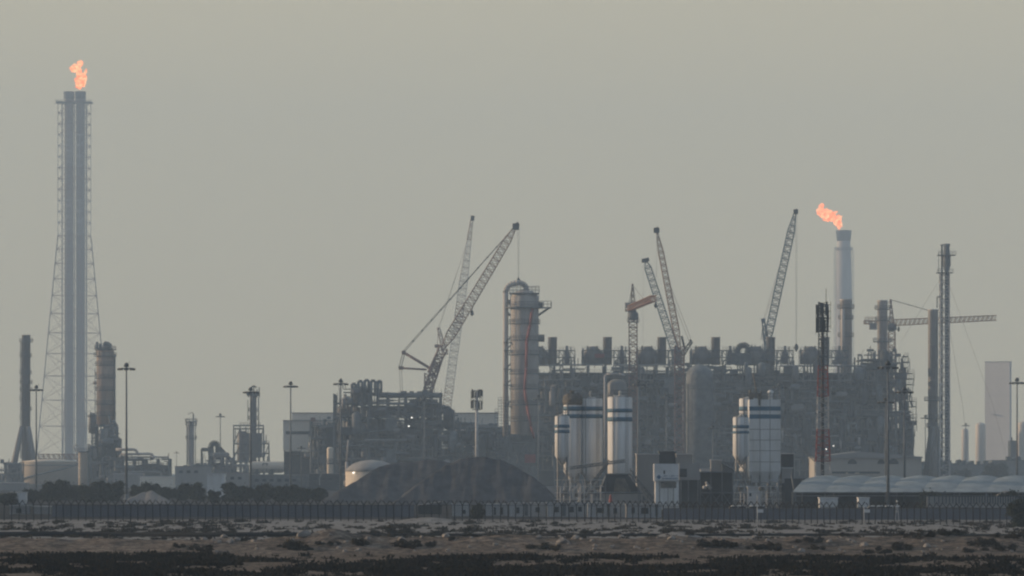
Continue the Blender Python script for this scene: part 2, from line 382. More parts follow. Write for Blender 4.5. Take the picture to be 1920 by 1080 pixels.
for (px, py) in ((766.5, 799), (772, 783)):
    c = P(px, py, d - 4.5); MB().box(c.x, c.y, c.z, .4, .3, .4).build('work_light', M['lamp'], b1)

prof2 = [(1008, 683), (1050, 682), (1180, 683), (1380, 682), (1430, 672), (1600, 683), (1620, 662), (1650, 655), (1684, 657), (1690, 672), (1698, 684), (1704, 705), (1706, 760), (1712, 790), (1712, 812)]
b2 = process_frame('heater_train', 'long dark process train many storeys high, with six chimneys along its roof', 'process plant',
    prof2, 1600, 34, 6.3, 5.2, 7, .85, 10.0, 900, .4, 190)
d = 1598.5
for a, bb, zt, zb in ((1008, 1055, 685, 713), (1050, 1130, 684, 712), (1150, 1226, 685, 713), (1226, 1282, 684, 713), (1462, 1640, 686, 714)):
    m = MB(); xs_ = np.linspace(a, bb, max(2, round((bb - a) / 23)) + 1)
    m.bar(P(a, zt, d), P(bb, zt, d), .3); m.bar(P(a, zb, d), P(bb, zb, d), .3)
    for k, px in enumerate(xs_):
        m.bar(P(px, zt, d), P(px, zb, d), .28)
        if k and k % 2 == 0: m.bar(P(xs_[k-1], zt, d), P(px, zb, d), .13); m.bar(P(xs_[k-1], zb, d), P(px, zt, d), .13)
    m.build('roof_truss', M['pale'], b2)
MB().bar(P(1465, 817, d), P(1625, 818, d), .4).build('crossbeam', M['pale'], b2); MB().bar(P(1330, 812, d), P(1400, 812, d), .3).build('crossbeam', M['pale'], b2)
for px, y0, y1 in ((1467, 803, 830), (1504, 822, 836), (1576, 820, 842), (1611, 820, 835)):
    MB().bar(P(px, y0, d - .4), P(px, y1, d - .4), .45, 10).build('downpipe', M['clad'], b2)
for px, py in ((1563, 836), (1549, 842)):
    c = P(px, py, d - 3.5); MB().box(c.x, c.y, c.z, .36, .3, .36).build('work_light', M['lamp'], b2)
m = MB()       # ragged platforms on the end of the train
rr = random.Random(4)
for k in range(16):
    py = 668 + k * 10.5; xe = 1703 + min(k, 8) * 1.0 + rr.uniform(-3, 9); c0 = X(1695, 1601); c1 = X(xe, 1601)
    m.bx(c0, c1, 1600 + rr.uniform(0, 6), 1612, Z(py, 1600) - .2, Z(py, 1600) + .15); m.rail((c0, 1600, Z(py, 1600)), (c1, 1600, Z(py, 1600)), 1.2, 1.5, .06)
    m.bar((c1, 1601, Z(py + 14, 1600)), (c1, 1601, Z(py, 1600)), .15)
m.bx(X(1694, 1600), X(1701, 1600), 1604, 1620, Z(900, 1600), Z(690, 1600)); m.bx(X(1700, 1600), X(1707, 1600), 1606, 1620, Z(900, 1600), Z(752, 1600))
for k in range(40): px = rr.uniform(1690, 1710); py = rr.uniform(665 if px < 1698 else 720, 880); m.bar(P(px, py, 1602 + rr.random() * 5), P(px + rr.uniform(-5, 5), py + rr.uniform(6, 22), 1603), rr.uniform(.12, .45), 6)
tag(m.build('end_platform', M['dark'], b2), kind='stuff')
m = MB(); m.bx(X(1706, 1600), X(1720, 1600), 1602, 1614, Z(797, 1600), Z(789, 1600)); m.rail((X(1706, 1600), 1602, Z(789, 1600)), (X(1720, 1600), 1602, Z(789, 1600)), 2.4, 1.0, .1)
m.bar((X(1711, 1600), 1603, 0), (X(1711, 1600), 1603, Z(790, 1600)), .4); m.build('stair_tower', M['dark'], b2)

# rooftop chimneys and heat recovery units on the train: build one, copy it
D2 = 1606; ROOF = Z(684, 1600) + .3
def roof_chimney(px):
    x = X(px, D2); h = Z(632, D2)
    t = thing('exhaust_chimney', '', 'chimney', (x, D2, ROOF), 'chimneys along the roof of the process train')
    MB().lathe(x, D2, [(1.65, ROOF - .2), (1.65, h - .5), (1.8, h - .4), (1.8, h), (1.4, h), (1.4, h - 1)], 20).build('shaft', M['cladd'], t)
    MB().ringrail(x, D2, ROOF + 3.4, 2.7, 12, 1.1, .07, .3, 1.0).build('platform', M['steel'], t)
    l = MB()
    for k in range(14): l.bar((x - 1.95, D2 - .6, ROOF + k * .7), (x - 1.95, D2 + .1, ROOF + k * .7), .05)
    l.bar((x - 1.95, D2 - .6, ROOF), (x - 1.95, D2 - .6, h - 1), .06); l.build('ladder', M['steel'], t)
    return t
def roof_unit(px):
    x = X(px, D2); k = px2m(1, D2)
    t = thing('heat_recovery_unit', '', 'roof unit', (x, D2, ROOF), 'equipment units beside the rooftop chimneys')
    hz = ROOF + 5.2
    MB().lathe(x - 27 * k, D2, [(4.0, ROOF), (4.0, ROOF + 4.2), (1.6, ROOF + 6.6), (1.2, ROOF + 6.8)], 4).build('hood', M['cladd'], t)
    f = MB()
    for xx in (-48, -38, -12, 12, 20, 34, 42):
        for yy in (-3, 3): f.bar((x + xx * k, D2 + yy, ROOF - .2), (x + xx * k, D2 + yy, hz + (1.5 if xx in (-38, 34) else 0)), .16)
    for za in (ROOF + 2.6, hz):
        for yy in (-3, 3): f.bar((x - 48 * k, D2 + yy, za), (x + 42 * k, D2 + yy, za), .16)
    for a, b_ in ((12, 20), (20, 34), (34, 42), (-48, -38)):
        f.bar((x + a * k, D2 - 3, ROOF), (x + b_ * k, D2 - 3, ROOF + 2.6), .13); f.bar((x + b_ * k, D2 - 3, ROOF + 2.6), (x + a * k, D2 - 3, hz), .13)
    f.build('support_frame', M['steel'], t)
    g = MB(); g.rail((x - 48 * k, D2 - 3.2, hz), (x - 12 * k, D2 - 3.2, hz), 1.2, 1.4, .06); g.rail((x + 12 * k, D2 - 3.2, hz), (x + 42 * k, D2 - 3.2, hz), 1.2, 1.4, .06); g.build('railing', M['steel'], t)
    v = MB(); v.lathe(x + 27 * k, D2, [(.6, ROOF), (1.1, ROOF + .6), (1.1, ROOF + 4.6), (.5, ROOF + 5.2), (.5, ROOF + 7.0)], 14); v.build('knockout_drum', M['cladd'], t)
    p = MB(); 
    for q in range(7): p.path([(x + (14 + 4.4 * q) * k, D2 - 2 + q * .5, ROOF), (x + (14 + 4.4 * q) * k, D2 - 2 + q * .5, ROOF + 1.5 + .6 * (q % 4)), (x + (20 + 3.4 * q) * k, D2 - 2 + q * .5, ROOF + 1.5 + .6 * (q % 4))], .2, 6)
    for q in range(4): p.bar((x - (46 - 9 * q) * k, D2 - 1, ROOF), (x - (46 - 9 * q) * k, D2 - 1, hz + .8 + q % 2), .25, 6)
    p.build('pipework', M['steel'], t)
    return t
chx = [1036, 1139, 1241, 1342, 1445, 1547]
chl = ['cylindrical roof chimney next to the tall riser column, first on the train roof', 'roof chimney just behind the red patch, standing before the orange tower crane', 'roof chimney between the orange tower crane and the lattice booms',
       'roof chimney left of the dark bent duct on the train roof', 'roof chimney at the foot of the tall blue lattice boom', 'roof chimney half hidden behind the antenna mast']
rul = ['hood and pipe frame beside the roof chimney that is next to the tall column', 'hood and pipe frame with a red panel beside the chimney before the orange tower crane', 'hood and pipe frame between the orange tower crane and the two leaning booms',
       'hood and pipe frame between the leaning booms and the bent duct', 'hood and pipe frame under the tall blue boom and its hanging hook', 'hood and pipe frame behind the antenna mast near the tall lit chimney']
c0 = roof_chimney(chx[0]); u0 = roof_unit(chx[0])
for i, px in enumerate(chx):
    for proto, lab in ((c0, chl), (u0, rul)):
        o = proto if i == 0 else copy_tree(proto)
        o.location.x = X(px, D2); o['label'] = lab[i]
p = P(1124, 667, D2 - 3.6)
tag(MB().box(p.x, p.y, p.z, 3.6, .4, 1.6).build('hoarding_panel', M['red'], None, p), 'small red panel fixed among the grey roof equipment', 'panel')
# bent duct on roof
def arc(cx, y, cz, r, a0, a1, n): return [(cx + r * math.cos(R(a0 + (a1 - a0) * i / n)), y, cz + r * math.sin(R(a0 + (a1 - a0) * i / n))) for i in range(n + 1)]
cx, cz = X(1394, D2), Z(658, D2)
t = thing('bent_duct', 'dark bent duct looping over the roof of the process train beside a chimney', 'duct', (cx, D2, ROOF))
m = MB(); m.path([(cx - 2.2, D2, ROOF)] + arc(cx, D2, cz, 2.2, 180, 0, 10) + [(cx + 2.2, D2, ROOF)], 1.15, 12); m.build('duct_elbow', M['dark'], t)
m = MB(); m.bx(X(1372, D2), X(1432, D2), D2 - 2, D2 + 4, ROOF, Z(662, D2)); m.rail((X(1372, D2), D2 - 2, Z(662, D2)), (X(1432, D2), D2 - 2, Z(662, D2)), 1.5, 1.2, .07)
for px in (1410, 1416, 1424, 1430): m.bar((X(px, D2), D2, ROOF), (X(px, D2), D2, Z(645 + (px % 5), D2)), .2)
m.build('platform', M['steel'], t)

# ================================================================== COLUMNS, CHIMNEYS
def column(name, label, cat, px0, px1, ytop, d, mat, plats=(), pipes=(), ybase=None, ladder=True, dome=True, nozzles=(), rings=0, group=None, dh=.62):
    cx = X((px0 + px1) / 2, d); r = px2m(px1 - px0, d) / 2; zt = Z(ytop, d); zb = 0 if ybase is None else Z(ybase, d)
    t = thing(name, label, cat, (cx, d, zb), group)
    pr = [(r, zb)]; bands = [zb + (zt - zb) * k / (rings + 1) for k in range(1, rings + 1)]
    if dome: pr += [(r * math.cos(R(q)), zt - r * dh * (1 - math.sin(R(q)))) for q in (0, 12, 25, 38, 50, 62, 74, 84)]
    else: pr += [(r, zt - .6), (r * 1.07, zt - .5), (r * 1.07, zt), (r * .85, zt), (r * .85, zt - 1.5)]
    sh_ = MB().lathe(cx, d, pr, 32)
    for z in bands: sh_.lathe(cx, d, [(r * .98, z - .1), (r * 1.014, z - .1), (r * 1.014, z + .1), (r * .98, z + .1)], 32, False)
    for q in range(len(sh_.sm)): sh_.sm[q] = sh_.sm[q] and q < 32 * (len(pr) - 1)
    sh_.build('shell', mat, t)
    for (py, ext) in plats: MB().ringrail(cx, d, Z(py, d), r + px2m(ext, d), 16, 1.2, .07, .35, px2m(ext, d) * .95).build('platform', M['steel'], t)
    for (ppx, ya, yb, pr_) in pipes: MB().bar((X(ppx, d), d - r * .45, Z(ya, d)), (X(ppx, d), d - r * .45, Z(yb, d)), px2m(pr_, d), 10).build('riser_pipe', M['steel'], t)
    for (ppx, py, s_) in nozzles:
        sgn = 1 if ppx > (px0 + px1) / 2 else -1
        MB().bar((cx, d, Z(py, d)), (X(ppx, d), d, Z(py, d)), px2m(s_, d), 10).build('nozzle', M['cladd'], t)
    if ladder:
        l = MB(); lx = cx - r * .8; ly = d - r * .75
        for sx in (-.35, .35): l.bar((lx + sx, ly, zb + 1), (lx + sx, ly, zt - .5), .06)
        z = zb + 1
        while z < zt - 1: l.bar((lx - .35, ly, z), (lx + .35, ly, z), .05); z += .9
        l.build('ladder', M['steel'], t)
    return t
# main column by the train
d = 1450
t = column('distillation_column', 'tall pale banded column with a curved overhead pipe and a red hose hanging down it', 'column', 957, 1010, 543, d, M['clad'], [(606, 3), (637, 2), (664, 4), (700, 2), (728, 2), (758, 4), (788, 2)], [], 816, True, True, [(1018, 572, 5), (1021, 634, 7), (953, 566, 4)], 9)
cxc = X(983.5, d); rc = px2m(26.5, d)
m = MB(); m.path([(X(948, d), d, Z(818, d)), (X(948, d), d, Z(545, d))] + arc(X(966, d), d, Z(549, d), px2m(18, d), 180, 90, 6) + arc(X(973, d), d, Z(545, d), px2m(15, d), 88, 0, 6) + [(X(989, d), d, Z(556, d))], px2m(5.2, d), 14); m.build('overhead_pipe', M['clad'], t)
m = MB(); m.lathe(cxc, d, [(rc * .6, Z(578, d)), (px2m(36, d), Z(578, d)), (px2m(36, d), Z(576, d)), (rc * .6, Z(576, d))], 20, False); m.ringrail(cxc, d, Z(576, d), px2m(36, d), 18, 1.6, .09, .4, 3)
m.bx(X(1010, d), X(1034, d), d - 2, d + 2, Z(578, d), Z(576, d)); m.rail((X(1012, d), d - 2, Z(576, d)), (X(1034, d), d - 2, Z(576, d)), 2, 1, .09); m.bar((X(1008, d), d, Z(592, d)), (X(1030, d), d, Z(577, d)), .35); m.bar((X(957, d), d, Z(592, d)), (X(944, d), d, Z(578, d)), .35)
m.bar((X(1033, d), d - 2, Z(576, d)), (X(1033, d), d - 2, Z(567, d)), .15); m.build('service_platform', M['steel'], t)
m = MB(); m.bx(X(955, d), X(1011, d), d - 5, d + 5, Z(551, d), Z(550, d)); 
for ya in (-5, 5): m.rail((X(955, d), d + ya, Z(550, d)), (X(1011, d), d + ya, Z(550, d)), 2.2, 1.2, .09)
m.bar((X(1010, d), d - 4, Z(576, d)), (X(1010, d), d - 4, Z(548, d)), .12); m.bar((X(957, d), d - 4, Z(576, d)), (X(957, d), d - 4, Z(548, d)), .12); m.build('top_platform', M['steel'], t)
m = MB()
for py in (640, 655, 690, 720, 760):
    m.bar((X(950, d), d - 1, Z(py, d)), (X(962, d), d - 1, Z(py - 12, d)), .22); m.bx(X(944, d), X(958, d), d - 2, d + 2, Z(py + 3, d), Z(py + 1.5, d))
m.build('pipe_bracket', M['steel'], t)
m = MB(); m.path([P(998, 578, d - 5.2), P(994, 610, d - 5.6), P(988, 640, d - 6), P(987, 690, d - 6.1), P(984, 730, d - 6), P(988, 760, d - 5.5), P(996, 800, d - 5.2), P(1002, 822, d - 5)], .45, 8); m.build('red_hose', M['red'], t)
m = MB()
for px in (958, 972, 986, 1000, 1010):
    for yy in (-5, 4): m.bar((X(px, d), d + yy, 0), (X(px, d), d + yy, Z(814, d)), .4)
for py in (830, 850, 870, 890): m.bar((X(956, d), d - 5, Z(py, d)), (X(1012, d), d - 5, Z(py, d)), .25)
for a, b_ in ((958, 986), (986, 1010)): m.bar((X(a, d), d - 5, Z(890, d)), (X(b_, d), d - 5, Z(830, d)), .2); m.bar((X(b_, d), d - 5, Z(890, d)), (X(a, d), d - 5, Z(830, d)), .2)
m.bx(X(957, d), X(1010, d), d - 4, d + 4, Z(820, d), Z(814, d)); m.bx(X(958, d), X(1010, d), d + 2, d + 3, 0, Z(816, d)); m.build('support_frame', M['steel'], t)
m = MB(); m.bx(X(984, d), X(1004, d), d - 6.5, d - 4.5, Z(868, d), Z(852, d)); m.build('red_container', M['red'], t)
# scaffold by the column
sc = thing('scaffold', 'tangle of grey scaffolding climbing the foot of the overhead pipe', 'scaffold', (X(938, 1440), 1440, 0))
m = MB(); dd = 1440
for px in (928, 934, 940, 947, 954):
    h = 742 if px > 932 else 762
    for yy in (0, 3): m.bar((X(px, dd), dd + yy, 0), (X(px, dd), dd + yy, Z(h + (px % 3) * 4, dd)), .09)
m.build('standards', M['steel'], sc); m = MB()
for py in range(750, 900, 11):
    a = 928 if py > 764 else 934
    m.bx(X(a, dd), X(954, dd), dd, dd + 3, Z(py, dd) - .06, Z(py, dd) + .06); m.bar((X(a, dd), dd, Z(py - 5, dd)), (X(954, dd), dd, Z(py - 5, dd)), .07)
    m.bar((X(a, dd), dd, Z(py, dd)), (X(954, dd), dd, Z(py + 11, dd)), .06)
m.build('boards', M['steel'], sc)

# left column cluster
d = 1700
t = column('reactor_column', 'stout buff reactor column with platforms and pipes at its top, left of the floodlight mast', 'column', 181, 214, 650, d, M['buff'], [(655, 4), (667, 5), (684, 2.5), (708, 3), (731, 2.5), (757, 3), (778, 3)],
    [(179, 690, 850, .7), (204, 660, 850, 1.6), (209.5, 662, 820, 1.2), (216, 664, 812, 1.5), (199, 670, 800, .8), (186, 712, 800, .7)], 800, True, True, [(175, 718, 3), (178, 700, 2)], 5)
m = MB()
for px, y0 in ((182, 641), (188, 645), (198, 640), (203, 641), (207, 645)): m.bar((X(px, d), d, Z(668, d)), (X(px, d), d, Z(y0, d)), .5, 8)
m.bx(X(180, d), X(210, d), d - 4, d + 4, Z(654, d), Z(652, d)); m.rail((X(180, d), d - 4, Z(652, d)), (X(211, d), d - 4, Z(652, d)), 1.5, 1, .1)
m.drum((X(196, d), d - 2, Z(646, d)), (X(206, d), d - 2, Z(646, d)), .9); m.build('top_fittings', M['steel'], t)
m = MB(); m.path([(X(214, d), d - 4, Z(788, d)), (X(221, d), d - 4, Z(800, d)), (X(221, d), d - 4, Z(852, d))], px2m(3, d), 10); m.path([(X(206, d), d - 4, Z(780, d)), (X(211, d), d - 4, Z(800, d)), (X(211, d), d - 4, Z(856, d))], px2m(2, d), 10)
m.build('side_pipe', M['steel'], t)
m = MB()
for px in (183, 190, 196, 202, 208, 213): m.bar((X(px, d), d - 2, 0), (X(px, d), d - 2, Z(795, d)), px2m(1.8 if px % 2 else 1.2, d), 8)
for py in (812, 830, 850): m.bx(X(178, d), X(224, d), d - 4, d + 4, Z(py + 1.5, d), Z(py, d))
m.build('skirt_frame', M['steel'], t)
process_frame('column_base_rack', 'dense dark pipe rack wrapped around the foot of the buff column', 'pipe rack', [(166, 838), (177, 800), (212, 796), (214, 815), (224, 822)], 1692, 7, 3.2, 3.6, 29, .6, 0, 150, 1.2, 20)
t = column('surge_vessel', 'short orange lit vessel with a hooped pipe at the foot of the buff column', 'vessel', 147, 164, 846, d - 30, M['cream'], [(846, 6)], [(170, 835, 905, 1.5)], None, False, False, [], 3)
m = MB(); m.path(arc(X(158, d), d - 30, Z(840, d), 1.1, 200, -20, 8), .25, 8); m.build('hooped_pipe', M['rwhite'], t)
t = thing('adjacent_frame', 'narrow steel frame of stacked platforms between the short vessel and the buff column', 'steel frame', (X(174, 1690), 1690, 0)); m = MB(); d = 1690
for px in (165, 172, 178):
    for yy in (0, 5): m.bar((X(px, d), d + yy, 0), (X(px, d), d + yy, Z(812 if px > 166 else 832, d)), .25)
for py in (790, 800, 812, 826, 842, 858, 876): m.bx(X(164 if py > 830 else 170, d), X(180, d), d - .5, d + 5.5, Z(py + 1.5, d), Z(py, d))
m.build('frame', M['steel'], t)
m = MB(); m.lathe(X(172, d), d + 3, [(1.6, Z(812, d)), (1.6, Z(778, d)), (.8, Z(774, d))], 12); m.bar((X(170, d), d, Z(790, d)), (X(170, d), d, Z(772, d)), .3); m.bx(X(163, d), X(175, d), d, d + 3, Z(781, d), Z(779, d)); m.build('drum', M['cladd'], t)

# thin flared chimney on the far left
d = 1900
t = column('flared_chimney', 'slim dark chimney on splayed legs with caged ladder platforms, near the left edge', 'chimney', 41, 57, 628, d, M['cladd'], [(640, 5), (668, 2.5), (700, 2.5), (718, 4), (732, 4), (768, 2.5)], [], 868, False, False)
cx = X(48, d); m = MB()
for yy in (668, 700, 750, 785): m.bx(X(37, d), X(42, d), d - 1.5, d + 1.5, Z(yy + 1.2, d), Z(yy, d)); m.rail((X(37, d), d - 1.5, Z(yy, d)), (X(42, d), d - 1.5, Z(yy, d)), 1.8, .8, .09)
m.bar((X(39, d), d - 1, Z(860, d)), (X(39, d), d - 1, Z(640, d)), .22); m.bar((X(41, d), d - 1, Z(860, d)), (X(41, d), d - 1, Z(640, d)), .15); m.build('caged_ladder', M['steel'], t)
for a, b_, yy in ((41, 22, -2), (57, 72, -2), (45, 36, 6), (53, 60, 6)): MB().bar((X(a + (1 if a < 50 else -3), d), d + yy, Z(800, d)), (X(b_, d), d + yy * 3, Z(905, d)), px2m(4.5, d), 8, px2m(7, d)).build('splayed_leg', M['cladd'], t)

# stacks on the right
def lit_chimney(label, px0, px1, yt, yb, d, plats, pipes=()):
    return column('steel_chimney', label, 'chimney', px0, px1, yt, d, M['clad'], plats, pipes, yb, True, False, [], 4)
t = lit_chimney('grey steel chimney lit on its left side rising in front of the distant flare stack', 1575, 1597, 561, None, 1640, [(577, 5), (597, 3), (630, 4)])
m = MB(); m.bar((X(1579, 1640), 1636, Z(690, 1640)), (X(1579, 1640), 1636, Z(580, 1640)), .7, 10); m.build('riser_pipe', M['clad'], t)
lit_chimney('grey steel chimney standing beside the mast of the orange horizontal jib crane', 1645, 1664, 563, None, 1642, [(579, 5), (600, 4), (640, 8)])
t = lit_chimney('wide buff chimney with a lit left edge next to the lattice flare derrick', 1740, 1759, 580, None, 1620, [(750, 7), (784, 5), (800, 3)])
m = MB()
for px, yy in ((1733, 0), (1737, -4), (1762, 0)): m.bar((X(px, 1620), 1620 + yy, 0), (X(1747 if px < 1750 else 1757, 1620), 1620 + yy, Z(800, 1620)), 1.0, 8)
m.build('base_flare', M['cladd'], t)

# ================================================================== FLARES
def flame_mat(name, s, hot, cool, power=2.6):
    m = bpy.data.materials.new(name); m.use_nodes = True; t = m.node_tree; t.nodes.clear()
    o = t.nodes.new('ShaderNodeOutputMaterial'); e = t.nodes.new('ShaderNodeEmission'); tr = t.nodes.new('ShaderNodeBsdfTransparent'); mx = t.nodes.new('ShaderNodeMixShader')
    tc = t.nodes.new('ShaderNodeTexCoord'); n = t.nodes.new('ShaderNodeTexNoise'); n.inputs['Scale'].default_value = s; n.inputs['Detail'].default_value = 5; n.inputs['Distortion'].default_value = 1.2
    cr = t.nodes.new('ShaderNodeValToRGB'); cr.color_ramp.elements[0].position = .38; cr.color_ramp.elements[1].position = .66; cr.color_ramp.elements[0].color = (*cool, 1); cr.color_ramp.elements[1].color = (*hot, 1)
    lw = t.nodes.new('ShaderNodeLayerWeight'); lw.inputs[0].default_value = .35
    mr = t.nodes.new('ShaderNodeMapRange'); mr.inputs[1].default_value = .98; mr.inputs[2].default_value = .25; mr.inputs[3].default_value = 0; mr.inputs[4].default_value = 1
    t.links.new(tc.outputs['Object'], n.inputs[0]); t.links.new(n.outputs[0], cr.inputs[0]); t.links.new(cr.outputs[0], e.inputs[0]); e.inputs[1].default_value = power
    t.links.new(lw.outputs['Facing'], mr.inputs[0]); t.links.new(mr.outputs[0], mx.inputs[0]); t.links.new(tr.outputs[0], mx.inputs[1]); t.links.new(e.outputs[0], mx.inputs[2]); t.links.new(mx.outputs[0], o.inputs[0])
    return m
def flame(label, blobs, d, mat, seed):
    g = random.Random(seed); m = MB()
    for (px, py, rx, ry, rot) in blobs:
        n0 = len(m.v); a, b_ = px2m(rx, d), px2m(ry, d); c = P(px, py, d); NU, NV = 22, 14; ph = [g.uniform(0, 6.3) for _ in range(6)]
        cr_, sr = math.cos(R(rot)), math.sin(R(rot))
        for j in range(NV + 1):
            th = math.pi * j / NV
            for i in range(NU):
                fi = 2 * math.pi * i / NU
                k = 1 + .17 * math.sin(3 * fi + ph[0] + 2 * th) + .16 * math.sin(5 * th + ph[1] + fi) + .15 * math.sin(4 * fi - 6 * th + ph[2]) + .13 * math.sin(9 * th + 2 * fi + ph[3])
                lx = a * k * math.sin(th) * math.cos(fi); ly = a * k * math.sin(th) * math.sin(fi); lz = b_ * k * math.cos(th)
                m.v.append((c.x + lx * cr_ - lz * sr, c.y + ly, c.z + lx * sr + lz * cr_))
        for j in range(NV):
            for i in range(NU):
                i2 = (i + 1) % NU; m.face((n0 + j*NU + i, n0 + (j+1)*NU + i, n0 + (j+1)*NU + i2, n0 + j*NU + i2), True)
    c = P(*blobs[0][:2], d)
    return tag(m.build('flare_flame', mat, None, c), label, 'flame')
# tall lattice flare tower with two risers
d = 4000
t = thing('flare_tower', 'very tall red and white lattice tower holding two dark flare pipes', 'flare tower', (X(139, d), d, 0))
levels = []
y = 192.0
def hw(py):     # half width in px
    if py < 440: return 29.5
    return 29.5 + (py - 440) * .092
lv = [192 + i * 20.5 for i in range(12)]
while lv[-1] < 900: lv.append(min(901, lv[-1] + 2 * hw(lv[-1]) * .42))
for i in range(len(lv) - 1):
    a, b_ = lv[i], lv[i+1]; mb = MB()
    za, zb = Z(a, d), Z(b_, d); wa, wb = px2m(hw(a), d), px2m(hw(b_), d); cx = X(139.5, d)
    crn = [(math.cos(R(23 + 90 * q)) / .92, math.sin(R(23 + 90 * q)) / .92) for q in range(4)]
    ca = [Vector((cx + sx * wa, d + sy * wa, za)) for sx, sy in crn]; cb = [Vector((cx + sx * wb, d + sy * wb, zb)) for sx, sy in crn]
    for k in range(4):
        j = (k + 1) % 4; lr = .34 if a < 440 else .6
        mb.bar(ca[k], cb[k], lr, 4, cap=False); mb.bar(ca[k], ca[j], .24, 4, cap=False); mid = (cb[k] + cb[j]) / 2
        mb.bar(ca[k], cb[j], .2, 4, cap=False); mb.bar(ca[j], cb[k], .2, 4, cap=False)
    mb.build('lattice_section', M['crred'] if i > 14 or (i // 3) % 2 == 0 else M['rwhite'], t)
for px in (129.5, 151.0):
    x = X(px, d); r = px2m(8.5, d); st = MB().lathe(x, d, [(r, 0), (r, Z(190, d)), (r * 1.12, Z(189, d)), (r * 1.12, Z(173, d)), (r * .8, Z(173, d)), (r * .8, Z(176, d))], 18).build('flare_riser', M['warmgrey'], t)
    MB().lathe(x, d, [(r * 1.18, Z(186, d)), (r * 1.22, Z(172, d)), (r * .9, Z(171.5, d))], 18, False).build('burner_tip', M['dark'], st)
m = MB()
for px, rr_ in ((117, 1.1), (140.2, 1.0), (162.5, 1.2)): m.bar((X(px, d), d - 2, 0), (X(px, d), d - 2, Z(192, d)), px2m(rr_, d), 6)
m.build('service_pipe', M['steel'], t)
m = MB(); m.bx(X(106, d), X(173, d), d - 9, d + 9, Z(193.5, d), Z(191.5, d)); m.rail((X(104, d), d - 9, Z(191.5, d)), (X(174, d), d - 9, Z(191.5, d)), 1.3, 2, .12); m.bar((X(102, d), d, Z(194, d)), (X(176, d), d, Z(194, d)), .25); m.build('platform', M['dark'], t)
fm = flame_mat('flare fire', .30, (1.0, .58, .27), (.95, .175, .03), 2.6)
flame('flame with two curling tongues burning above the tall twin pipe lattice tower', [(151, 152, 9, 12, 4), (148, 133, 5, 8, 25), (141, 128, 9, 6.5, -10), (149, 120, 5, 6, -28), (158, 146, 5, 9, 0), (161, 134, 2, 4.5, -8), (146, 160, 4, 5.5, 0), (147, 142, 4, 7, 10), (134, 129, 3.5, 3, 0), (153, 118, 3, 3, 40)], d, fm, 3)
# far blurred flare stack
d = 4400
t = thing('flare_chimney', 'distant pale flare stack with a widened tip, fading into the haze', 'flare stack', (X(1582, d), d, 0))
r = px2m(14.5, d); x = X(1582, d)
MB().lathe(x, d, [(r * 1.12, 0), (r * 1.06, Z(560, d)), (r * .95, Z(468, d)), (r * .86, Z(458, d)), (r * .84, Z(434, d))], 22).build('shaft', M['clad'], t)
MB().lathe(x, d, [(r * .88, Z(452, d)), (r * 1.02, Z(434, d)), (r * 1.02, Z(432, d)), (r * .8, Z(432, d))], 22).build('burner_tip', M['dark'], t)
m = MB(); m.ringrail(x, d, Z(468, d), r * 1.2, 14, 2, .2, .6, 1.2)
for sx in (-1.16, 1.16): m.lattice((x + sx * r, d - 2, 0), (x + sx * r, d - 2, Z(470, d)), 2.0, 1.6, 40, .14, (0, 1, 0))
m.build('ladder_tower', M['steel'], t)
fm2 = flame_mat('far flare fire', .2, (1.0, .50, .24), (.95, .15, .03), 3.0)
flame('flame blown sideways from the tip of the distant flare stack', [(1567, 412, 7, 13, 42), (1556, 405, 12, 9, 20), (1545, 400, 9, 7, 15), (1537, 397, 5.5, 6, 0), (1540, 388, 4.5, 6, -15), (1571, 421, 4, 8, 20), (1573, 410, 5, 6, 0), (1550, 397, 6, 5, 0)], d, fm2, 8)
# slim flare derrick at the right
d = 1590
t = thing('flare_derrick', 'slim lattice derrick carrying a pot bellied flare tip, beside the wide buff chimney', 'flare derrick', (X(1771, d), d, 0))
m = MB(); n_ = 46; m.lattice((X(1771, d), d, 0), (X(1771, d), d, Z(512, d)), px2m(19, d), px2m(17, d), n_, .17, (0, 1, 0), 0, .13); m.build('lattice', M['rwhite'], t)
r = px2m(5.2, d); x = X(1775, d)
MB().lathe(x, d, [(r * .7, 0), (r * .7, Z(512, d)), (r * .8, Z(508, d)), (r * 1.45, Z(498, d)), (r * 1.45, Z(480, d)), (r * 1.15, Z(474, d)), (r * 1.05, Z(462, d)), (r * 1.25, Z(460, d)), (r * 1.25, Z(457, d)), (r, Z(457, d))], 18).build('flare_riser', M['steel'], t)
MB().lathe(X(1766, d), d, [(px2m(1.8, d), 0), (px2m(1.8, d), Z(462, d)), (px2m(2.4, d), Z(461, d)), (px2m(2.4, d), Z(458, d))], 12).build('pilot_pipe', M['steel'], t)
m = MB()
for py, a, b_ in ((478, 1758, 1791), (511, 1756, 1786)): m.bx(X(a, d), X(b_, d), d - 3, d + 3, Z(py + 1.2, d), Z(py, d)); m.rail((X(a, d), d - 3, Z(py, d)), (X(b_, d), d - 3, Z(py, d)), 1.2, 1.2, .08)
m.bar((X(1759, d), d - 2, Z(511, d)), (X(1759, d), d - 2, Z(475, d)), .15); m.path([(X(1756, d), d - 2, Z(578, d)), (X(1756, d), d - 2, Z(557, d)), (X(1762, d), d - 2, Z(557, d))], .22, 6); m.build('platform', M['steel'], t)
m = MB()
for (px, py, yy) in ((1862, 760, -30), (1805, 760, 40), (1690, 640, 30)):
    m.bar(P(1771, 510 if px != 1805 else 560, d), P(px, py, d + yy), .045); 
m.bar(P(1862, 760, d - 30), P(1900, 905, d - 60), .045); m.bar(P(1805, 760, d + 40), P(1822, 905, d + 60), .045)
m.build('guy_wire', M['steel'], t)

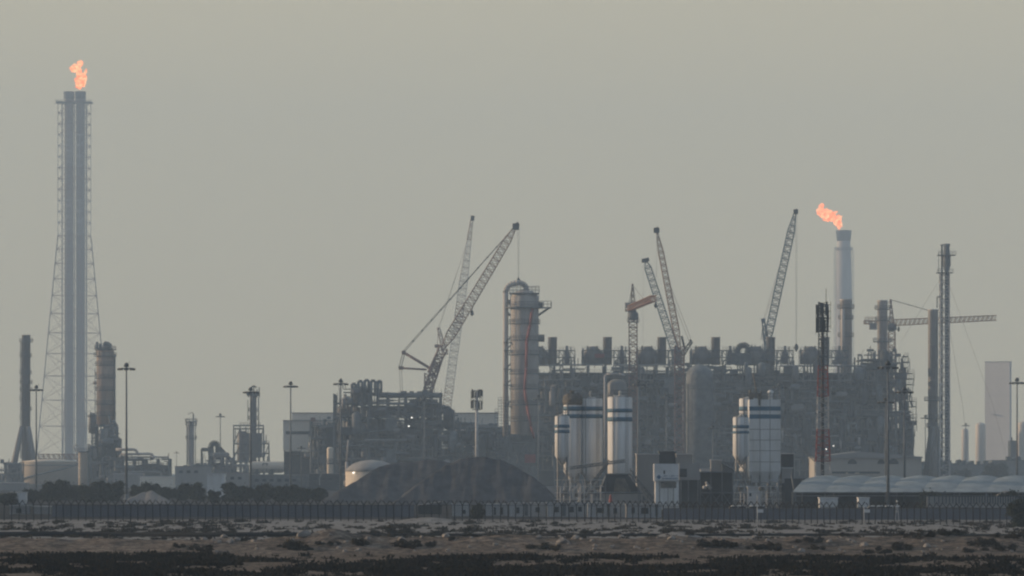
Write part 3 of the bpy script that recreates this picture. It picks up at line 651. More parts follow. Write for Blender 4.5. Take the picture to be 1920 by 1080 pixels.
# ================================================================== CRANES
def crane_hook(parent, px, y0, y1, d, s_=.9, n=2, r=.05):
    m = MB()
    for k in range(n): m.bar(P(px + (k - (n-1)/2) * 3, y0, d), P(px + (k - (n-1)/2) * .8, y1, d), r)
    m.build('hoist_rope', M['steel'], parent)
    c = P(px, y1, d); MB().lathe(c.x, c.y, [(.15, c.z - 2.4*s_), (.5*s_, c.z - 1.8*s_), (.8*s_, c.z - 1.0*s_), (.45*s_, c.z), (.1, c.z + .4)], 10).build('hook_block', M['dark'], parent)
# pale lattice boom crane behind the process unit
d = 1950
t = thing('crawler_crane', 'pale red and white lattice boom leaning gently, behind the darker luffing crane', 'crane', (X(829, d), d, 0), 'lattice boom cranes')
base = P(822, 880, d); tip = P(885, 410, d)
pts = [base.lerp(tip, i / 12) for i in range(13)]
for i in range(12):
    w0 = px2m(15, d) * (1 if i < 9 else (1 - .24 * (i - 9))); w1 = px2m(15, d) * (1 if i < 8 else (1 - .24 * (i - 8)))
    MB().lattice(pts[i], pts[i+1], w0, max(.8, w1), 6, .15, (0, 1, 0), 0, .1).build('boom_section', M['rwhite'] if i % 4 < 3 else M['crred'], t)
m = MB(); c = P(886, 409, d); m.box(c.x, c.y, c.z, 1.6, 1.6, 2.2); m.bar(P(884, 412, d), P(889, 405, d), .5); m.build('boom_tip', M['dark'], t)
m = MB(); m.lattice(P(835, 665, d), P(822, 614, d), 2.4, 1.0, 8, .2); c = P(820, 649, d); m.box(c.x, c.y, c.z, 2.4, 1.4, 1.5); m.bar(P(821, 650, d), P(821, 700, d), .15); m.bar(P(822, 614, d), P(819, 660, d), .15); m.build('back_mast', M['crred'], t)
m = MB(); m.bar(P(822, 614, d), P(864, 490, d), .07); m.bar(P(824, 614, d), P(880, 440, d), .06); m.build('pendant_rope', M['steel'], t)
m = MB(); c = P(829, 905, d); m.box(c.x, c.y, 2.5, 10, 9, 3); m.box(c.x - 4, c.y, .9, 2, 12, 1.8); m.box(c.x + 4, c.y, .9, 2, 12, 1.8); m.build('carrier', M['dark'], t)
# dark luffing crane
d = 1720
t = thing('luffing_crane', 'rusty lattice crane reaching over the tall banded column, with spread rear masts', 'crane', (X(803, d), d, 0), 'lattice boom cranes')
h0 = P(808, 700, d); tip = P(968, 423, d)
m = MB(); m.lattice(P(829, 655, d), tip, px2m(18, d), px2m(13, d), 44, .19, (0, 1, 0), .12, .10); m.lattice(h0, P(832, 652, d), px2m(12, d), px2m(16, d), 6, .3, (0, 1, 0), 0, .2); m.build('boom', M['crred'], t)
m = MB(); m.lattice((X(801, d), d, 0), P(804, 700, d), px2m(15, d), px2m(15, d), 26, .32, (0, 1, 0), 0, .2); m.lattice(P(800, 740, d), P(824, 668, d), px2m(15, d), px2m(13, d), 8, .38, (0, 1, 0), 0, .24); m.build('tower_mast', M['crred'], t)
m = MB(); m.bar(P(757, 661, d), P(809, 692, d), px2m(2.6, d), 8); m.bar(P(749, 690, d), P(800, 693, d), px2m(1.9, d), 8); c = P(757, 661, d); m.box(c.x, c.y, c.z, 1.6, 1.6, 1.6); c = P(752, 690, d); m.box(c.x, c.y, c.z, 2, 1.6, 1.4); m.build('strut', M['crred'], t)
m = MB()
for k in (-.5, .5):
    m.bar(P(757, 659 + k * 4, d), P(966, 424, d), .12); m.bar(P(757 + k * 4, 662, d), P(750 + k * 4, 690, d), .16); m.bar(P(751 + k * 4, 692, d), P(754 + k * 3, 760, d), .12)
for q in range(12): c = P(757, 659, d).lerp(P(966, 424, d), q / 12); m.box(c.x, c.y, c.z, .8, .5, .5)
m.build('pendant_rope', M['dark'], t)
m = MB(); c = P(967, 425, d); m.box(c.x, c.y, c.z, 2.6, 2, 2.6); m.bar(P(964, 424, d), P(973, 419, d), .8); m.build('boom_tip', M['dark'], t)
crane_hook(t, 972, 424, 522, d, 1.0, 2, .07)
m = MB(); c = P(885, 586, d); m.lathe(c.x, c.y, [(.2, c.z - 1.4), (.7, c.z - .8), (.6, c.z + .4), (.2, c.z + 1)], 10); m.bar(c, P(888, 566, d), .08); m.build('auxiliary_hook', M['dark'], t)
m = MB(); c = P(801, 905, d); m.box(c.x, c.y, 2, 14, 12, 4); m.build('carrier', M['dark'], t)
# short tower crane seen end on
d = 1500
t = thing('tower_crane', 'orange tower crane whose short looking jib points towards the viewer, rising before the process train', 'crane', (X(1187, d), d, 0), 'tower cranes')
m = MB(); m.lattice((X(1187, d), d, 0), P(1187, 598, d), px2m(15, d), px2m(15, d), 40, .2, (0, 1, 0), 0, .12); m.build('mast', M['crred'], t)
m = MB(); m.lathe(X(1187, d), d, [(1.5, Z(600, d)), (1.9, Z(597, d)), (1.9, Z(588, d)), (1.2, Z(584, d)), (1.0, Z(577, d))], 12); c = P(1187, 594, d); m.ringrail(c.x, c.y, Z(603, d), 2.1, 10, 1.2, .08, .3, 1); c = P(1182, 583, d); m.box(c.x, c.y, c.z, 1.5, 1.6, 2); m.build('slewing_cab', M['steel'], t)
m = MB(); m.lattice(P(1187, 578, d), P(1186, 532, d), px2m(10, d), px2m(2, d), 8, .17, (0, 1, 0), 0, .12); m.build('apex', M['crred'], t)
m = MB(); jt = Vector((X(1226, d - 42), d - 42, Z(560, d - 42) + .2)); m.lattice(P(1181, 578, d), jt, 1.7, 1.9, 26, .15, (0, 0, 1), 0, .09); m.build('jib', M['orange'], t)
m = MB(); m.bar(P(1187, 535, d), jt.lerp(P(1181, 578, d), .35), .1); m.bar(P(1186, 533, d), P(1178, 575, d + 14), .1); m.build('tie_bar', M['steel'], t)
m = MB(); c = P(1177, 576, d + 15); m.box(c.x, c.y, c.z, 1.9, 3, 3.2); m.bar(P(1181, 580, d), P(1176, 579, d + 17), .7); m.build('counterweight', M['conc'], t)
crane_hook(t, 1229, 561, 569, d - 40, .7, 1)
# two leaning booms
d = 1520
t = thing('tower_boom_crane', 'rusty steep boom on a vertical lattice tower, crossing a blue boom', 'crane', (X(1273, d), d, 0), 'lattice boom cranes')
m = MB(); m.lattice((X(1274, d), d, 0), P(1274, 648, d), px2m(17, d), px2m(17, d), 30, .24, (0, 1, 0), 0, .16); m.build('tower_mast', M['crred'], t)
m = MB(); m.lattice(P(1275, 655, d), P(1232, 436, d), px2m(12, d), px2m(9, d), 36, .17, (0, 1, 0), .16, .10); m.build('boom', M['crred'], t)
m = MB(); c = P(1231, 432, d); m.box(c.x, c.y, c.z, 2, 1.6, 1.8); m.bar(P(1226, 431, d), P(1235, 428, d), .6); m.build('boom_tip', M['dark'], t)
m = MB(); m.lattice(P(1280, 664, d), P(1297, 640, d), 1.5, .8, 5, .2); m.bar(P(1297, 640, d), P(1293, 637, d), .3); m.bar(P(1284, 655, d), P(1278, 630, d), .4); m.build('rear_strut', M['dark'], t)
m = MB()
for k in (0, 5): m.bar(P(1297 - k, 640, d), P(1252 - k * .3, 522 + k * 2, d), .07)
m.bar(P(1231, 434, d), P(1231, 520, d), .05); m.build('pendant_rope', M['steel'], t)
d = 1760
t = thing('blue_boom_crane', 'blue topped lattice boom leaning left, shorter of the two crossing booms', 'crane', (X(1285, d), d, 0), 'lattice boom cranes')
m = MB(); m.lattice(P(1276, 690, d), P(1211, 490, d), px2m(14, d), px2m(12, d), 34, .19, (0, 1, 0), .06, .11); m.build('boom', M['crblue'], t)
m = MB(); m.bar(P(1204, 489, d), P(1217, 486, d), .8); c = P(1209, 489, d); m.box(c.x, c.y, c.z, 2.6, 2, 1.5); m.build('boom_tip', M['dark'], t)
crane_hook(t, 1206, 490, 690, d, .8, 1, .05)
m = MB(); m.bar(P(1276, 690, d), P(1285, 880, d), 1.2, 6); c = P(1285, 905, d); m.box(c.x, c.y, 2.5, 12, 10, 5); m.build('carrier', M['crblue'], t)
d = 1700
t = thing('tall_boom_crane', 'blue grey lattice boom rising steeply above the rooftop chimneys, highest on the train', 'crane', (X(1425, d), d, 0), 'lattice boom cranes')
m = MB(); m.lattice(P(1434, 660, d), P(1491, 398, d), px2m(14, d), px2m(13, d), 42, .19, (0, 1, 0), .14, .11); m.build('boom', M['crblue'], t)
m = MB(); c = P(1492, 397, d); m.box(c.x, c.y, c.z, 1.8, 1.6, 1.8); m.bar(P(1489, 396, d), P(1495, 393, d), .5); m.build('boom_tip', M['dark'], t)
m = MB(); m.lattice(P(1440, 660, d), P(1431, 601, d), 2.2, 1.0, 8, .26); c = P(1431, 600, d); m.box(c.x, c.y, c.z, 1.6, 1.2, 1.2); m.bar(P(1431, 601, d), P(1427, 638, d), .15); m.bar(P(1430, 601, d), P(1430, 638, d), .12); m.build('back_mast', M['crblue'], t)
m = MB(); m.bar(P(1431, 601, d), P(1489, 405, d), .07); m.bar(P(1434, 601, d), P(1486, 420, d), .06); m.build('pendant_rope', M['steel'], t)
crane_hook(t, 1493, 398, 646, d, 1.2, 2, .06)
m = MB(); m.bar(P(1434, 660, d), P(1428, 880, d), 1.4, 6); c = P(1425, 905, d); m.box(c.x, c.y, 2.5, 12, 10, 5); m.build('carrier', M['crblue'], t)
# horizontal jib crane
d = 1660
t = thing('hammerhead_crane', 'orange tower crane with a long level jib stretching past the lattice derrick', 'crane', (X(1672, d), d, 0), 'tower cranes')
m = MB(); m.lattice((X(1672, d), d, 0), P(1672, 622, d), px2m(14, d), px2m(12, d), 40, .2, (0, 1, 0), 0, .13); m.build('mast', M['crred'], t)
m = MB(); m.lattice(P(1672, 605, d), P(1868, 596, d), 2.3, 1.9, 46, .14, (0, 1, 0), 0, .085); m.build('jib', M['orange'], t)
m = MB(); m.lattice(P(1620, 604, d), P(1668, 606, d), 1.2, 1.4, 8, .2, (0, 1, 0), 0, .14); m.rail(P(1622, 601, d), P(1642, 601, d), 1.3, 1.2, .1); m.build('counter_jib', M['orange'], t)
m = MB(); m.bx(X(1630, d), X(1644, d), d - 1.2, d + 1.2, Z(618, d), Z(606, d)); m.build('counterweight', M['conc'], t)
m = MB(); m.lattice(P(1672, 606, d), P(1670, 561, d), px2m(8, d), px2m(1.5, d), 9, .18, (0, 1, 0), 0, .12); m.build('apex', M['crred'], t)
m = MB(); m.bar(P(1670, 562, d), P(1738, 581, d), .14); m.bar(P(1738, 581, d), P(1752, 594, d), .12); m.bar(P(1670, 562, d), P(1640, 603, d), .12); m.build('tie_bar', M['steel'], t)
m = MB(); c = P(1672, 614, d); m.lathe(c.x, c.y, [(.9, Z(622, d)), (1.6, Z(619, d)), (1.6, Z(609, d)), (1.1, Z(606, d))], 10); c = P(1677, 613, d); m.box(c.x, c.y, c.z, 1.6, 1.8, 2.4); m.build('slewing_cab', M['steel'], t)
crane_hook(t, 1685, 608, 614, d, .7, 2)

# ================================================================== DOMED REACTOR, DOME VESSELS
t = column('domed_reactor', 'large grey domed reactor vessel standing before the process train behind the cement plant', 'reactor', 1286, 1338, 683, 1545, M['steel'], [(727, 3), (790, 2)], [(1281, 720, 850, 2), (1340, 700, 850, 1)], None, True, True, [], 4, None, .95)
t = column('regenerator_vessel', 'round topped lit vessel with a hooked pipe, peeking over the striped silo', 'vessel', 1139, 1175, 711, 1400, M['cladd'], [(745, 3)], [], None, False, True, [], 3)
m = MB(); dd = 1398; m.path([P(1134, 860, dd), P(1134, 706, dd), P(1137, 702, dd), P(1160, 701, dd), P(1172, 704, dd)], .32, 8); m.build('hooked_pipe', M['clad'], t)

# ================================================================== LEFT PLANT
d = 1850
t = thing('storage_tank', 'wide low cream tank with a sunlit left wall below the lattice flare tower', 'tank', (X(93, d), d, 0))
r = px2m(53, d); MB().lathe(X(93, d), d, [(r, 0), (r, Z(866, d)), (r * 1.01, Z(865.5, d)), (r * .5, Z(862, d)), (.3, Z(861, d))], 48).build('shell', M['cream'], t)
m = MB(); 
for i in range(24):
    a0, a1 = R(180 + i * 7), R(180 + i * 7 + 7); z0 = Z(905 - i * 1.5, d); z1 = Z(905 - (i + 1) * 1.5, d)
    m.bar((X(93, d) + (r + .6) * math.cos(a0), d + (r + .6) * math.sin(a0), z0), (X(93, d) + (r + .6) * math.cos(a1), d + (r + .6) * math.sin(a1), z1), .35)
m.build('spiral_stair', M['steel'], t)
m = MB(); m.lathe(X(93, d), d, [(r + .15, Z(873, d)), (r + .35, Z(873, d)), (r + .35, Z(871, d)), (r + .15, Z(871, d))], 48, False); m.build('wind_girder', M['pale'], t)
t = thing('bridge_truss', 'low red truss bridge running behind the cream tank roof', 'truss', (X(103, 1950), 1950, 0)); m = MB(); m.lattice(P(72, 856, 1950), P(150, 856, 1950), px2m(9, 1950), px2m(9, 1950), 16, .16, (0, 1, 0), 0, .12)
for px in (76, 110, 145): m.bar((X(px, 1950), 1950, 0), P(px, 860, 1950), .3)
m.build('truss', M['crred'], t)
t = process_frame('pump_house_frame', 'low dark steel frame at the left edge below the slim splayed chimney', 'steel frame', [(-12, 872), (6, 866), (38, 866)], 1800, 12, 4.5, 4.5, 15, .8, 0, 40)
t = process_frame('pipe_rack', 'long low pipe rack with a bright slotted rail under two looped pipes', 'pipe rack', [(205, 862), (240, 860), (317, 860)], 1660, 10, 5, 4.0, 16, .9, 0, 90)
m = MB(); d = 1658
m.bar(P(226, 857, d), P(316, 857, d), .3); 
for i in range(22): m.bar(P(228 + i * 4.1, 857, d), P(228 + i * 4.1, 861, d), .14)
m.build('slotted_rail', M['pale'], t)
m = MB(); m.path([P(217, 843, d), P(252, 843, d), P(256, 845, d), P(258, 851, d), P(262, 852, d)], .55, 10); m.path([P(225, 857, d), P(228, 852, d), P(262, 851, d), P(283, 851, d), P(287, 854, d), P(288, 860, d)], .5, 10); m.build('looped_pipe', M['clad'], t)
# tower beside bent duct
t = column('stripper_column', 'slim pale column with a wide railed head platform beside the hooked dark duct', 'column', 353, 364, 790, 1900, M['clad'], [(790, 6), (797, 5), (822, 5)], [(351, 800, 870, 1.2), (366.5, 800, 870, .8)], None, True, True, [], 3)
m = MB(); d = 1900
for px, yy in ((350, 784), (355, 786), (362, 774), (363, 776), (367, 785)): m.bar(P(px, 800, d), P(px, yy, d), .25)
m.path([P(362, 776, d), P(360, 773, d), P(352, 777, d)], .15, 6); m.build('top_fittings', M['steel'], t)
d = 1750
t = thing('gas_duct', 'dark round duct bending over like an inverted hook on a low roof', 'duct', (X(403, d), d, 0))
m = MB(); c = P(403, 838, d); m.path([(X(397, d), d, Z(872, d))] + arc(X(402, d), d, Z(838, d), px2m(7, d), 190, 0, 10) + [(X(409, d), d, Z(862, d))], px2m(5.6, d), 14); m.build('elbow', M['dark'], t)
m = MB(); m.lattice(P(379, 843, d), P(392, 843, d), 1, 1, 3, .25); m.bar(P(378, 842, d), P(378, 870, d), .5); m.bar(P(378, 842, d), P(395, 842, d), .5); m.bar(P(412, 840, d), P(432, 862, d), .8); m.build('support_frame', M['dark'], t)
process_frame('compressor_shelter', 'low dark equipment block under the hooked duct', 'process unit', [(345, 872), (378, 868), (380, 852), (432, 854), (436, 862), (462, 872)], 1740, 14, 5, 4.5, 18, .95, 0, 90)
t = thing('drum', 'pale rounded drum lying on the dark block next to the hooked duct', 'drum', (X(417, 1735), 1735, Z(858, 1735))); MB().drum(P(402, 853, 1735), P(428, 853, 1735), 1.1, 12).build('shell', M['pale'], t)
# tower with frame
t = column('gas_tower', 'slender grey tower with a cluttered head rising through an open steel frame', 'column', 470, 481, 733, 1800, M['cladd'], [(741, 6), (770, 4), (785, 4), (845, 4)], [(465, 750, 790, .8), (485, 745, 800, 1)], None, True, True, [], 3)
m = MB(); d = 1800
for px, yy in ((466, 738), (470, 727), (476, 724), (482, 730), (486, 726)): m.bar(P(px, 745, d), P(px, yy, d), .3)
m.path([P(471, 726, d), P(476, 723, d), P(481, 727, d)], .3, 6); m.bx(X(463, d), X(487, d), d - 2, d + 2, Z(742, d), Z(735, d)); m.build('head_fittings', M['dark'], t)
t = thing('open_steel_frame', 'open grey steel frame with braces around the slender tower', 'steel frame', (X(470, 1790), 1790, 0)); d = 1790; m = MB()
for px, y0 in ((438, 798), (450, 798), (461, 800), (485, 798), (494, 798), (504, 831)):
    for yy in (0, 8): m.bar((X(px, d), d + yy, 0), P(px, y0, d + yy), .33)
for yy in (0, 8):
    for py, a, b_ in ((798, 437, 495), (804, 437, 495), (832, 437, 505), (850, 437, 505), (866, 437, 505)): m.bar(P(a, py, d + yy), P(b_, py, d + yy), .3)
    for a, b_, y0, y1 in ((438, 450, 832, 804), (450, 461, 804, 832), (485, 494, 832, 804), (494, 485, 860, 834), (438, 450, 860, 834), (494, 504, 860, 834), (461, 450, 860, 834)): m.bar(P(a, y0, d + yy), P(b_, y1, d + yy), .22)
m.build('frame', M['steel'], t)
m = MB(); m.rail(P(450, 798, d), P(488, 798, d), 1.2, 1.5, .08); m.rail(P(437, 832, d), P(505, 832, d), 1.2, 1.5, .08); m.build('railing', M['steel'], t)
m = MB(); m.lathe(X(455, d), d + 4, [(2.6, Z(866, d)), (2.6, Z(814, d)), (1, Z(808, d))], 14); m.bx(X(462, d), X(490, d), d + 2, d + 7, Z(858, d), Z(812, d)); m.build('inner_vessel', M['cladd'], t)
m = MB()
for q in range(24): px = 440 + rr.random() * 62; py = 806 + rr.random() * 55; m.bar(P(px, py, d - .5), P(px + rr.uniform(-14, 14) * (q % 2), py + 16 * (1 - q % 2), d - .5), .18, 6)
m.build('pipework', M['steel'], t)
t = thing('bullet_tank', 'long cream horizontal tank catching the sun below the open steel frame', 'tank', (X(502, 1700), 1700, 0)); d = 1700
m = MB(); m.drum(P(474, 875, d), P(548, 875, d), px2m(10, d), 20); m.build('shell', M['cream'], t)
m = MB()
for px in (482, 510, 538): m.bx(X(px - 3, d), X(px + 3, d), d - 2, d + 2, 0, Z(880, d))
m.bx(X(460, d), X(530, d), d - 4, d - 2.4, Z(887, d), Z(885, d)); m.rail(P(462, 885, d - 4), P(530, 885, d - 4), 1.1, 1.5, .1); m.build('saddle', M['dark'], t)
m = MB(); m.path([P(493, 873, d - 2.4), P(493, 869, d - 2.4), P(501, 869, d - 2.4), P(501, 873, d - 2.4)], .2, 6); m.build('handrail_loop', M['dark'], t)
# turbine hall
d = 1560
t = thing('turbine_hall', 'plain beige sheeted hall with a long dark slot, left of the dark process unit', 'building', (X(590, d), d, 0))
m = MB(); m.bx(X(531, d), X(640, d), d, d + 30, Z(845, d), Z(789, d)); m.build('lower_wall', M['beige'], t)
m = MB(); m.bx(X(546, d), X(655, d), d + 6, d + 34, Z(800, d), Z(774, d)); m.build('upper_wall', M['beige'], t)
m = MB(); m.bx(X(545, d), X(656, d), d + 5.6, d + 34.4, Z(774, d), Z(773, d)); m.bx(X(530, d), X(641, d), d - .4, d + 6, Z(789, d), Z(787.6, d)); m.build('roof_trim', M['conc'], t)
m = MB(); m.bx(X(536, d), X(583, d), d - .12, d + .3, Z(814, d), Z(808.5, d)); m.build('louvre_slot', M['dark'], t)
m = MB()
for px in (532, 542, 560, 580, 600, 620): m.bx(X(px, d), X(px + 3, d), d + 1, d + 2, 0, Z(845, d))
m.bx(X(531, d), X(640, d), d + 12, d + 13, 0, Z(846, d)); m.build('undercroft', M['dark'], t)
m = MB()
for px, py in ((553, 850), (566, 853), (574, 851), (582, 855)): m.drum(P(px - 5, py, d + 3), P(px + 5, py, d + 3), .9, 10)
m.build('duct_bundle', M['pale'], t)
p0 = P(587, 786, d - 2)
tag(MB().bx(X(583, d), X(592, d), d - 3, d - 1, Z(790, d), Z(783, d)).build('rust_casing', M['crred'], None, p0), 'small rust coloured casing at the corner of the beige hall', 'casing')
t = thing('rear_hall', 'beige hall with flat roof showing between the process unit and the tall column', 'building', (X(892, 1590), 1590, 0)); dd = 1590
MB().bx(X(846, dd), X(934, dd), dd, dd + 20, 0, Z(775, dd)).build('wall', M['beige'], t); MB().bx(X(845, dd), X(935, dd), dd - .3, dd + 20.3, Z(775, dd), Z(773.5, dd)).build('roof_trim', M['conc'], t)
t = process_frame('pipe_gallery', 'dark gallery of pipes in front of the beige hall', 'process unit', [(582, 790), (600, 786), (634, 784)], 1540, 14, 4.5, 4.5, 23, .9, 0, 120)
t = column('knockout_vessel', 'slim vessel with a bright sunlit side at the foot of the beige hall', 'vessel', 613, 625, 838, 1300, M['cream'], [(868, 2)], [(627, 850, 905, .8)], None, False, True, [], 3)
t = thing('looped_hose_reel', 'thin pale pipe hoop beside the slim sunlit vessel', 'pipe', (X(604, 1290), 1290, 0)); m = MB(); dd = 1290; m.path([P(599, 910, dd), P(599, 897, dd), P(602, 889, dd), P(607, 886, dd), P(613, 885, dd)], .25, 6); m.build('pipe', M['pale'], t)
# dome tank
d = 1020
t = thing('dome_tank', 'white domed tank half buried behind the dark gravel pile', 'tank', (X(697, d), d, 0))
r = px2m(49, d); cz = Z(884, d); MB().lathe(X(697, d), d, [(r, 0), (r, cz)], 40, False).build('wall', M['cream'], t)
MB().lathe(X(697, d), d, [(r * 1.02, cz), (r * .9, Z(876, d)), (r * .7, Z(869, d)), (r * .42, Z(864.5, d)), (r * .1, Z(862.5, d))], 40).build('dome_roof', M['conc'], t)
c = P(664, 884, d - 5); MB().box(X(664, d), d - r * .8, cz - .3, .4, .4, .25).build('lamp', M['lamp'], t)
t = thing('vent_pipe', 'thin vertical vent pipe beside the domed tank', 'pipe', (X(650, 1050), 1050, 0)); m = MB(); dd = 1050; m.bar((X(650, dd), dd, 0), P(650, 866, dd), .35, 8); m.bar(P(650, 866, dd), P(653, 825, dd), .18, 8); m.build('pipe', M['clad'], t)

# ================================================================== FAR RIGHT
d = 3000
t = thing('concrete_tower', 'plain pale slab sided tower standing alone near the right edge', 'tower', (X(1872, d), d, 0))
cx = X(1871.5, d); wS = px2m(44, d) / math.cos(R(28)); zt = Z(679, d)
MB().box(cx, d, zt / 2, wS, 3.4, zt, R(-28)).build('wall', M['slab'], t)
MB().box(cx, d, zt + .25, wS + .5, 3.9, .5, R(-28)).build('parapet', M['conc'], t)
m = MB()
for k in range(1, 7): m.box(cx, d, zt * k / 7, wS + .06, 3.46, .12, R(-28))
m.build('panel_joint', M['conc'], t)
m = MB(); m.box(cx - 3.2, d - 2.0 + 1.7, Z(777, d), 2.2, 3.6, .4, R(-28)); m.build('wall_vent', M['steel'], t)
m = MB()
for k in range(7): m.box(cx - 6 + k * 2.1, d - 14 - k % 3, 2 + k % 3, 2.0, 3, 4 + 2 * (k % 3))
m.build('base_clutter', M['steel'], t)
def silo_tank(label, px0, px1, yt, d): return column('storage_vessel', label, 'vessel', px0, px1, yt, d, M['cream'], [], [], None, False, True, [], 2, 'storage vessels by the pale tower')
silo_tank('cream vessel with a sunlit side just left of the pale slab tower', 1829, 1848, 792, 2900)
silo_tank('cream vessel with a sunlit side at the right edge, behind a floodlight mast', 1908, 1928, 790, 2900)
silo_tank('faint grey vessel behind a short floodlight mast, right of the lattice derrick', 1803, 1816, 803, 3300)
t = thing('control_block', 'dark small block at the foot of the pale slab tower', 'building', (X(1902, 2250), 2250, 0)); m = MB(); m.bx(X(1895, 2250), X(1908, 2250), 2250, 2262, 0, Z(826, 2250)); m.bar(P(1897, 827, 2250), P(1897, 820, 2250), .5); m.build('wall', M['dark'], t)
for lab, a, b_, yt, dd in (('long low dark shed beyond the pale blue canopy', 1700, 1800, 866, 1900), ('low dark shed below the pale slab tower', 1790, 1870, 868, 2000), ('low dark shed at the right edge behind a floodlight mast', 1860, 1935, 860, 2080)):
    t = thing('low_shed', lab, 'shed', (X((a + b_) / 2, dd), dd, 0), 'low sheds on the horizon')
    m = MB(); m.bx(X(a, dd), X(b_, dd), dd, dd + 15, 0, Z(yt + 4, dd)); m.build('wall', M['steel'], t)
    m = MB(); m.bx(X(a - 1, dd), X(b_ + 1, dd), dd - 1, dd + 16, Z(yt + 4, dd), Z(yt + 2.5, dd)); 
    for q in range(10): px = a + rr.random() * (b_ - a); m.bx(X(px, dd), X(px + rr.uniform(2, 8), dd), dd + 2, dd + 8, Z(yt + 3, dd), Z(yt - rr.uniform(0, 5), dd))
    m.build('roof', M['dark'], t)
# beige warehouse
d = 1250
t = thing('warehouse', 'long pale warehouse with a shallow pitched roof behind the blue canopy', 'building', (X(1627, d), d, 0))
m = MB(); m.bx(X(1527, d), X(1728, d), d, d + 22, 0, Z(857, d)); m.build('wall', M['dimbeige'], t)
m = MB(); n0 = len(m.v)
zr, ze = Z(846.5, d), Z(857, d); xm = X(1610, d); xa, xb = X(1525, d), X(1730, d)
for y in (d - .6, d + 22.6): m.v += [(xa, y, ze), (xm, y, zr), (xb, y, ze + .1), (xb, y, ze - .3), (xa, y, ze - .3)]
m.face((0, 1, 2, 3, 4)); m.face((9, 8, 7, 6, 5)); m.face((0, 5, 6, 1)); m.face((1, 6, 7, 2)); m.face((2, 7, 8, 3)); m.face((4, 3, 8, 9)); m.face((0, 4, 9, 5)); m.build('roof', M['conc'], t)
for px, w_, h_ in ((1598, 18, 9), (1652, 14, 9), (1675, 20, 10)):
    m = MB(); c = X(px, d); ww = px2m(w_, d) / 2; zb_ = Z(870, d); m.v += [(c + ww * math.cos(R(a)), d - .1, zb_ + px2m(h_, d) * math.sin(R(a))) for a in range(0, 181, 15)]; k_ = len(m.v); m.v += [(x_, d + .2, z_) for x_, y_, z_ in m.v[:k_]]
    m.face(range(k_)); 
    for i in range(k_): j = (i + 1) % k_; m.face((i, j, k_ + j, k_ + i))
    m.build('arched_opening', M['dark'], t)
m = MB(); m.bx(X(1560, d), X(1650, d), d - .12, d + .1, Z(888, d), Z(884, d)); m.build('shop_front', M['dark'], t)
m = MB()
for px in (1586, 1603): m.bx(X(px, d), X(px + (4 if px < 1590 else 8), d), d - .3, d - .1, Z(888, d), Z(886, d))
m.build('lit_window', M['cream'], t)
# pale blue shade canopy in bays
d = 700
t = thing('shade_canopy', 'long pale blue scalloped fabric canopy on posts over a dark parking shelter', 'canopy', (X(1700, d), d, 0))
xs0 = X(1486, d); bay = 5.3
for k in range(11):
    xa = xs0 + k * bay; g = MB(); NU, NV = 12, 10
    for j in range(NV + 1):
        v = j / NV
        for i in range(NU + 1):
            u = i / NU; sh = 4.5 * v
            zz = 3.0 + 2.3 * math.sin(min(1, v * 1.08) * math.pi / 2) + (.42 * math.sin(math.pi * u)) * (.12 + .88 * v)
            g.v.append((xa + u * bay + sh, d + v * 20, zz))
    for j in range(NV):
        for i in range(NU): a = j * (NU + 1) + i; g.face((a, a + 1, a + NU + 2, a + NU + 1), True)
    n1 = len(g.v); g.v += [(x_, y_, z_ - .05) for x_, y_, z_ in g.v[:n1]]
    g.f += [tuple(n1 + q for q in f[::-1]) for f in g.f]; g.sm += [True] * (len(g.f) - len(g.sm))
    g.build('fabric_bay', M['tent'], t)
    MB().bar((xa, d + .2, 0), (xa, d + .2, 3.1), .09, 8).build('post', M['steel'], t)
    MB().bar((xa + 2.8, d + 18, 0), (xa + 2.8, d + 18, 5.0), .09, 8).build('post', M['steel'], t)
m = MB(); m.bar((xs0, d, 2.95), (xs0 + 11 * bay, d, 2.95), .1); m.bar((xs0, d, 2.4), (xs0 + 11 * bay, d, 2.4), .06); m.build('edge_beam', M['pale'], t)
m = MB(); m.bx(xs0, xs0 + 11 * bay, d + 20.5, d + 21, 0, 5.2); m.build('rear_wall', M['dark'], t)
# things beneath the canopy
def crate_cabin(name, label, cat, px0, px1, y0, y1, d, mat, depth=2.6, wins=(), door=None, roofm=None, group=None, base=0):
    t = thing(name, label, cat, (X((px0 + px1) / 2, d), d, base), group)
    x0, x1 = X(px0, d), X(px1, d); zt = Z(y0, d); zb = base
    MB().bx(x0, x1, d, d + depth, zb, zt - .1).build('wall', mat, t)
    MB().bx(x0 - .12, x1 + .12, d - .15, d + depth + .12, zt - .1, zt + .04).build('roof', roofm or M['whitec'], t)
    for (a, b_, ya, yb) in wins:
        wn = MB().bx(X(a, d), X(b_, d), d - .04, d + .1, Z(yb, d), Z(ya, d)).build('window', M['glass'], t)
        MB().bx(X(a, d) - .05, X(b_, d) + .05, d - .07, d + .02, Z(yb, d) - .06, Z(yb, d)).build('sill', M['pale'], wn)
    if door:
        a, b_ = door; dr = MB().bx(X(a, d), X(b_, d), d - .05, d + .1, zb + .15, zb + 2.0).build('door', M['steel'], t)
        MB().box(X(b_, d) - .12, d - .08, zb + 1.05, .05, .06, .14).build('handle', M['dark'], dr)
    return t
crate_cabin('storage_cabin', 'white box parked under the canopy behind the antenna mast', 'cabin', 1537, 1571, 933, 948, 690, M['whitec'], 3)
crate_cabin('storage_cabin', 'grey white box parked under the middle of the canopy', 'cabin', 1610, 1630, 933, 948, 690, M['whitec'], 3)
t = thing('barred_wall', 'pale wall with dark vertical bars in front of the canopy', 'wall', (X(1822, 660), 660, 0)); d = 660
MB().bx(X(1738, d), X(1905, d), d, d + .3, 0, Z(931, d)).build('wall', M['conc'], t)
m = MB()
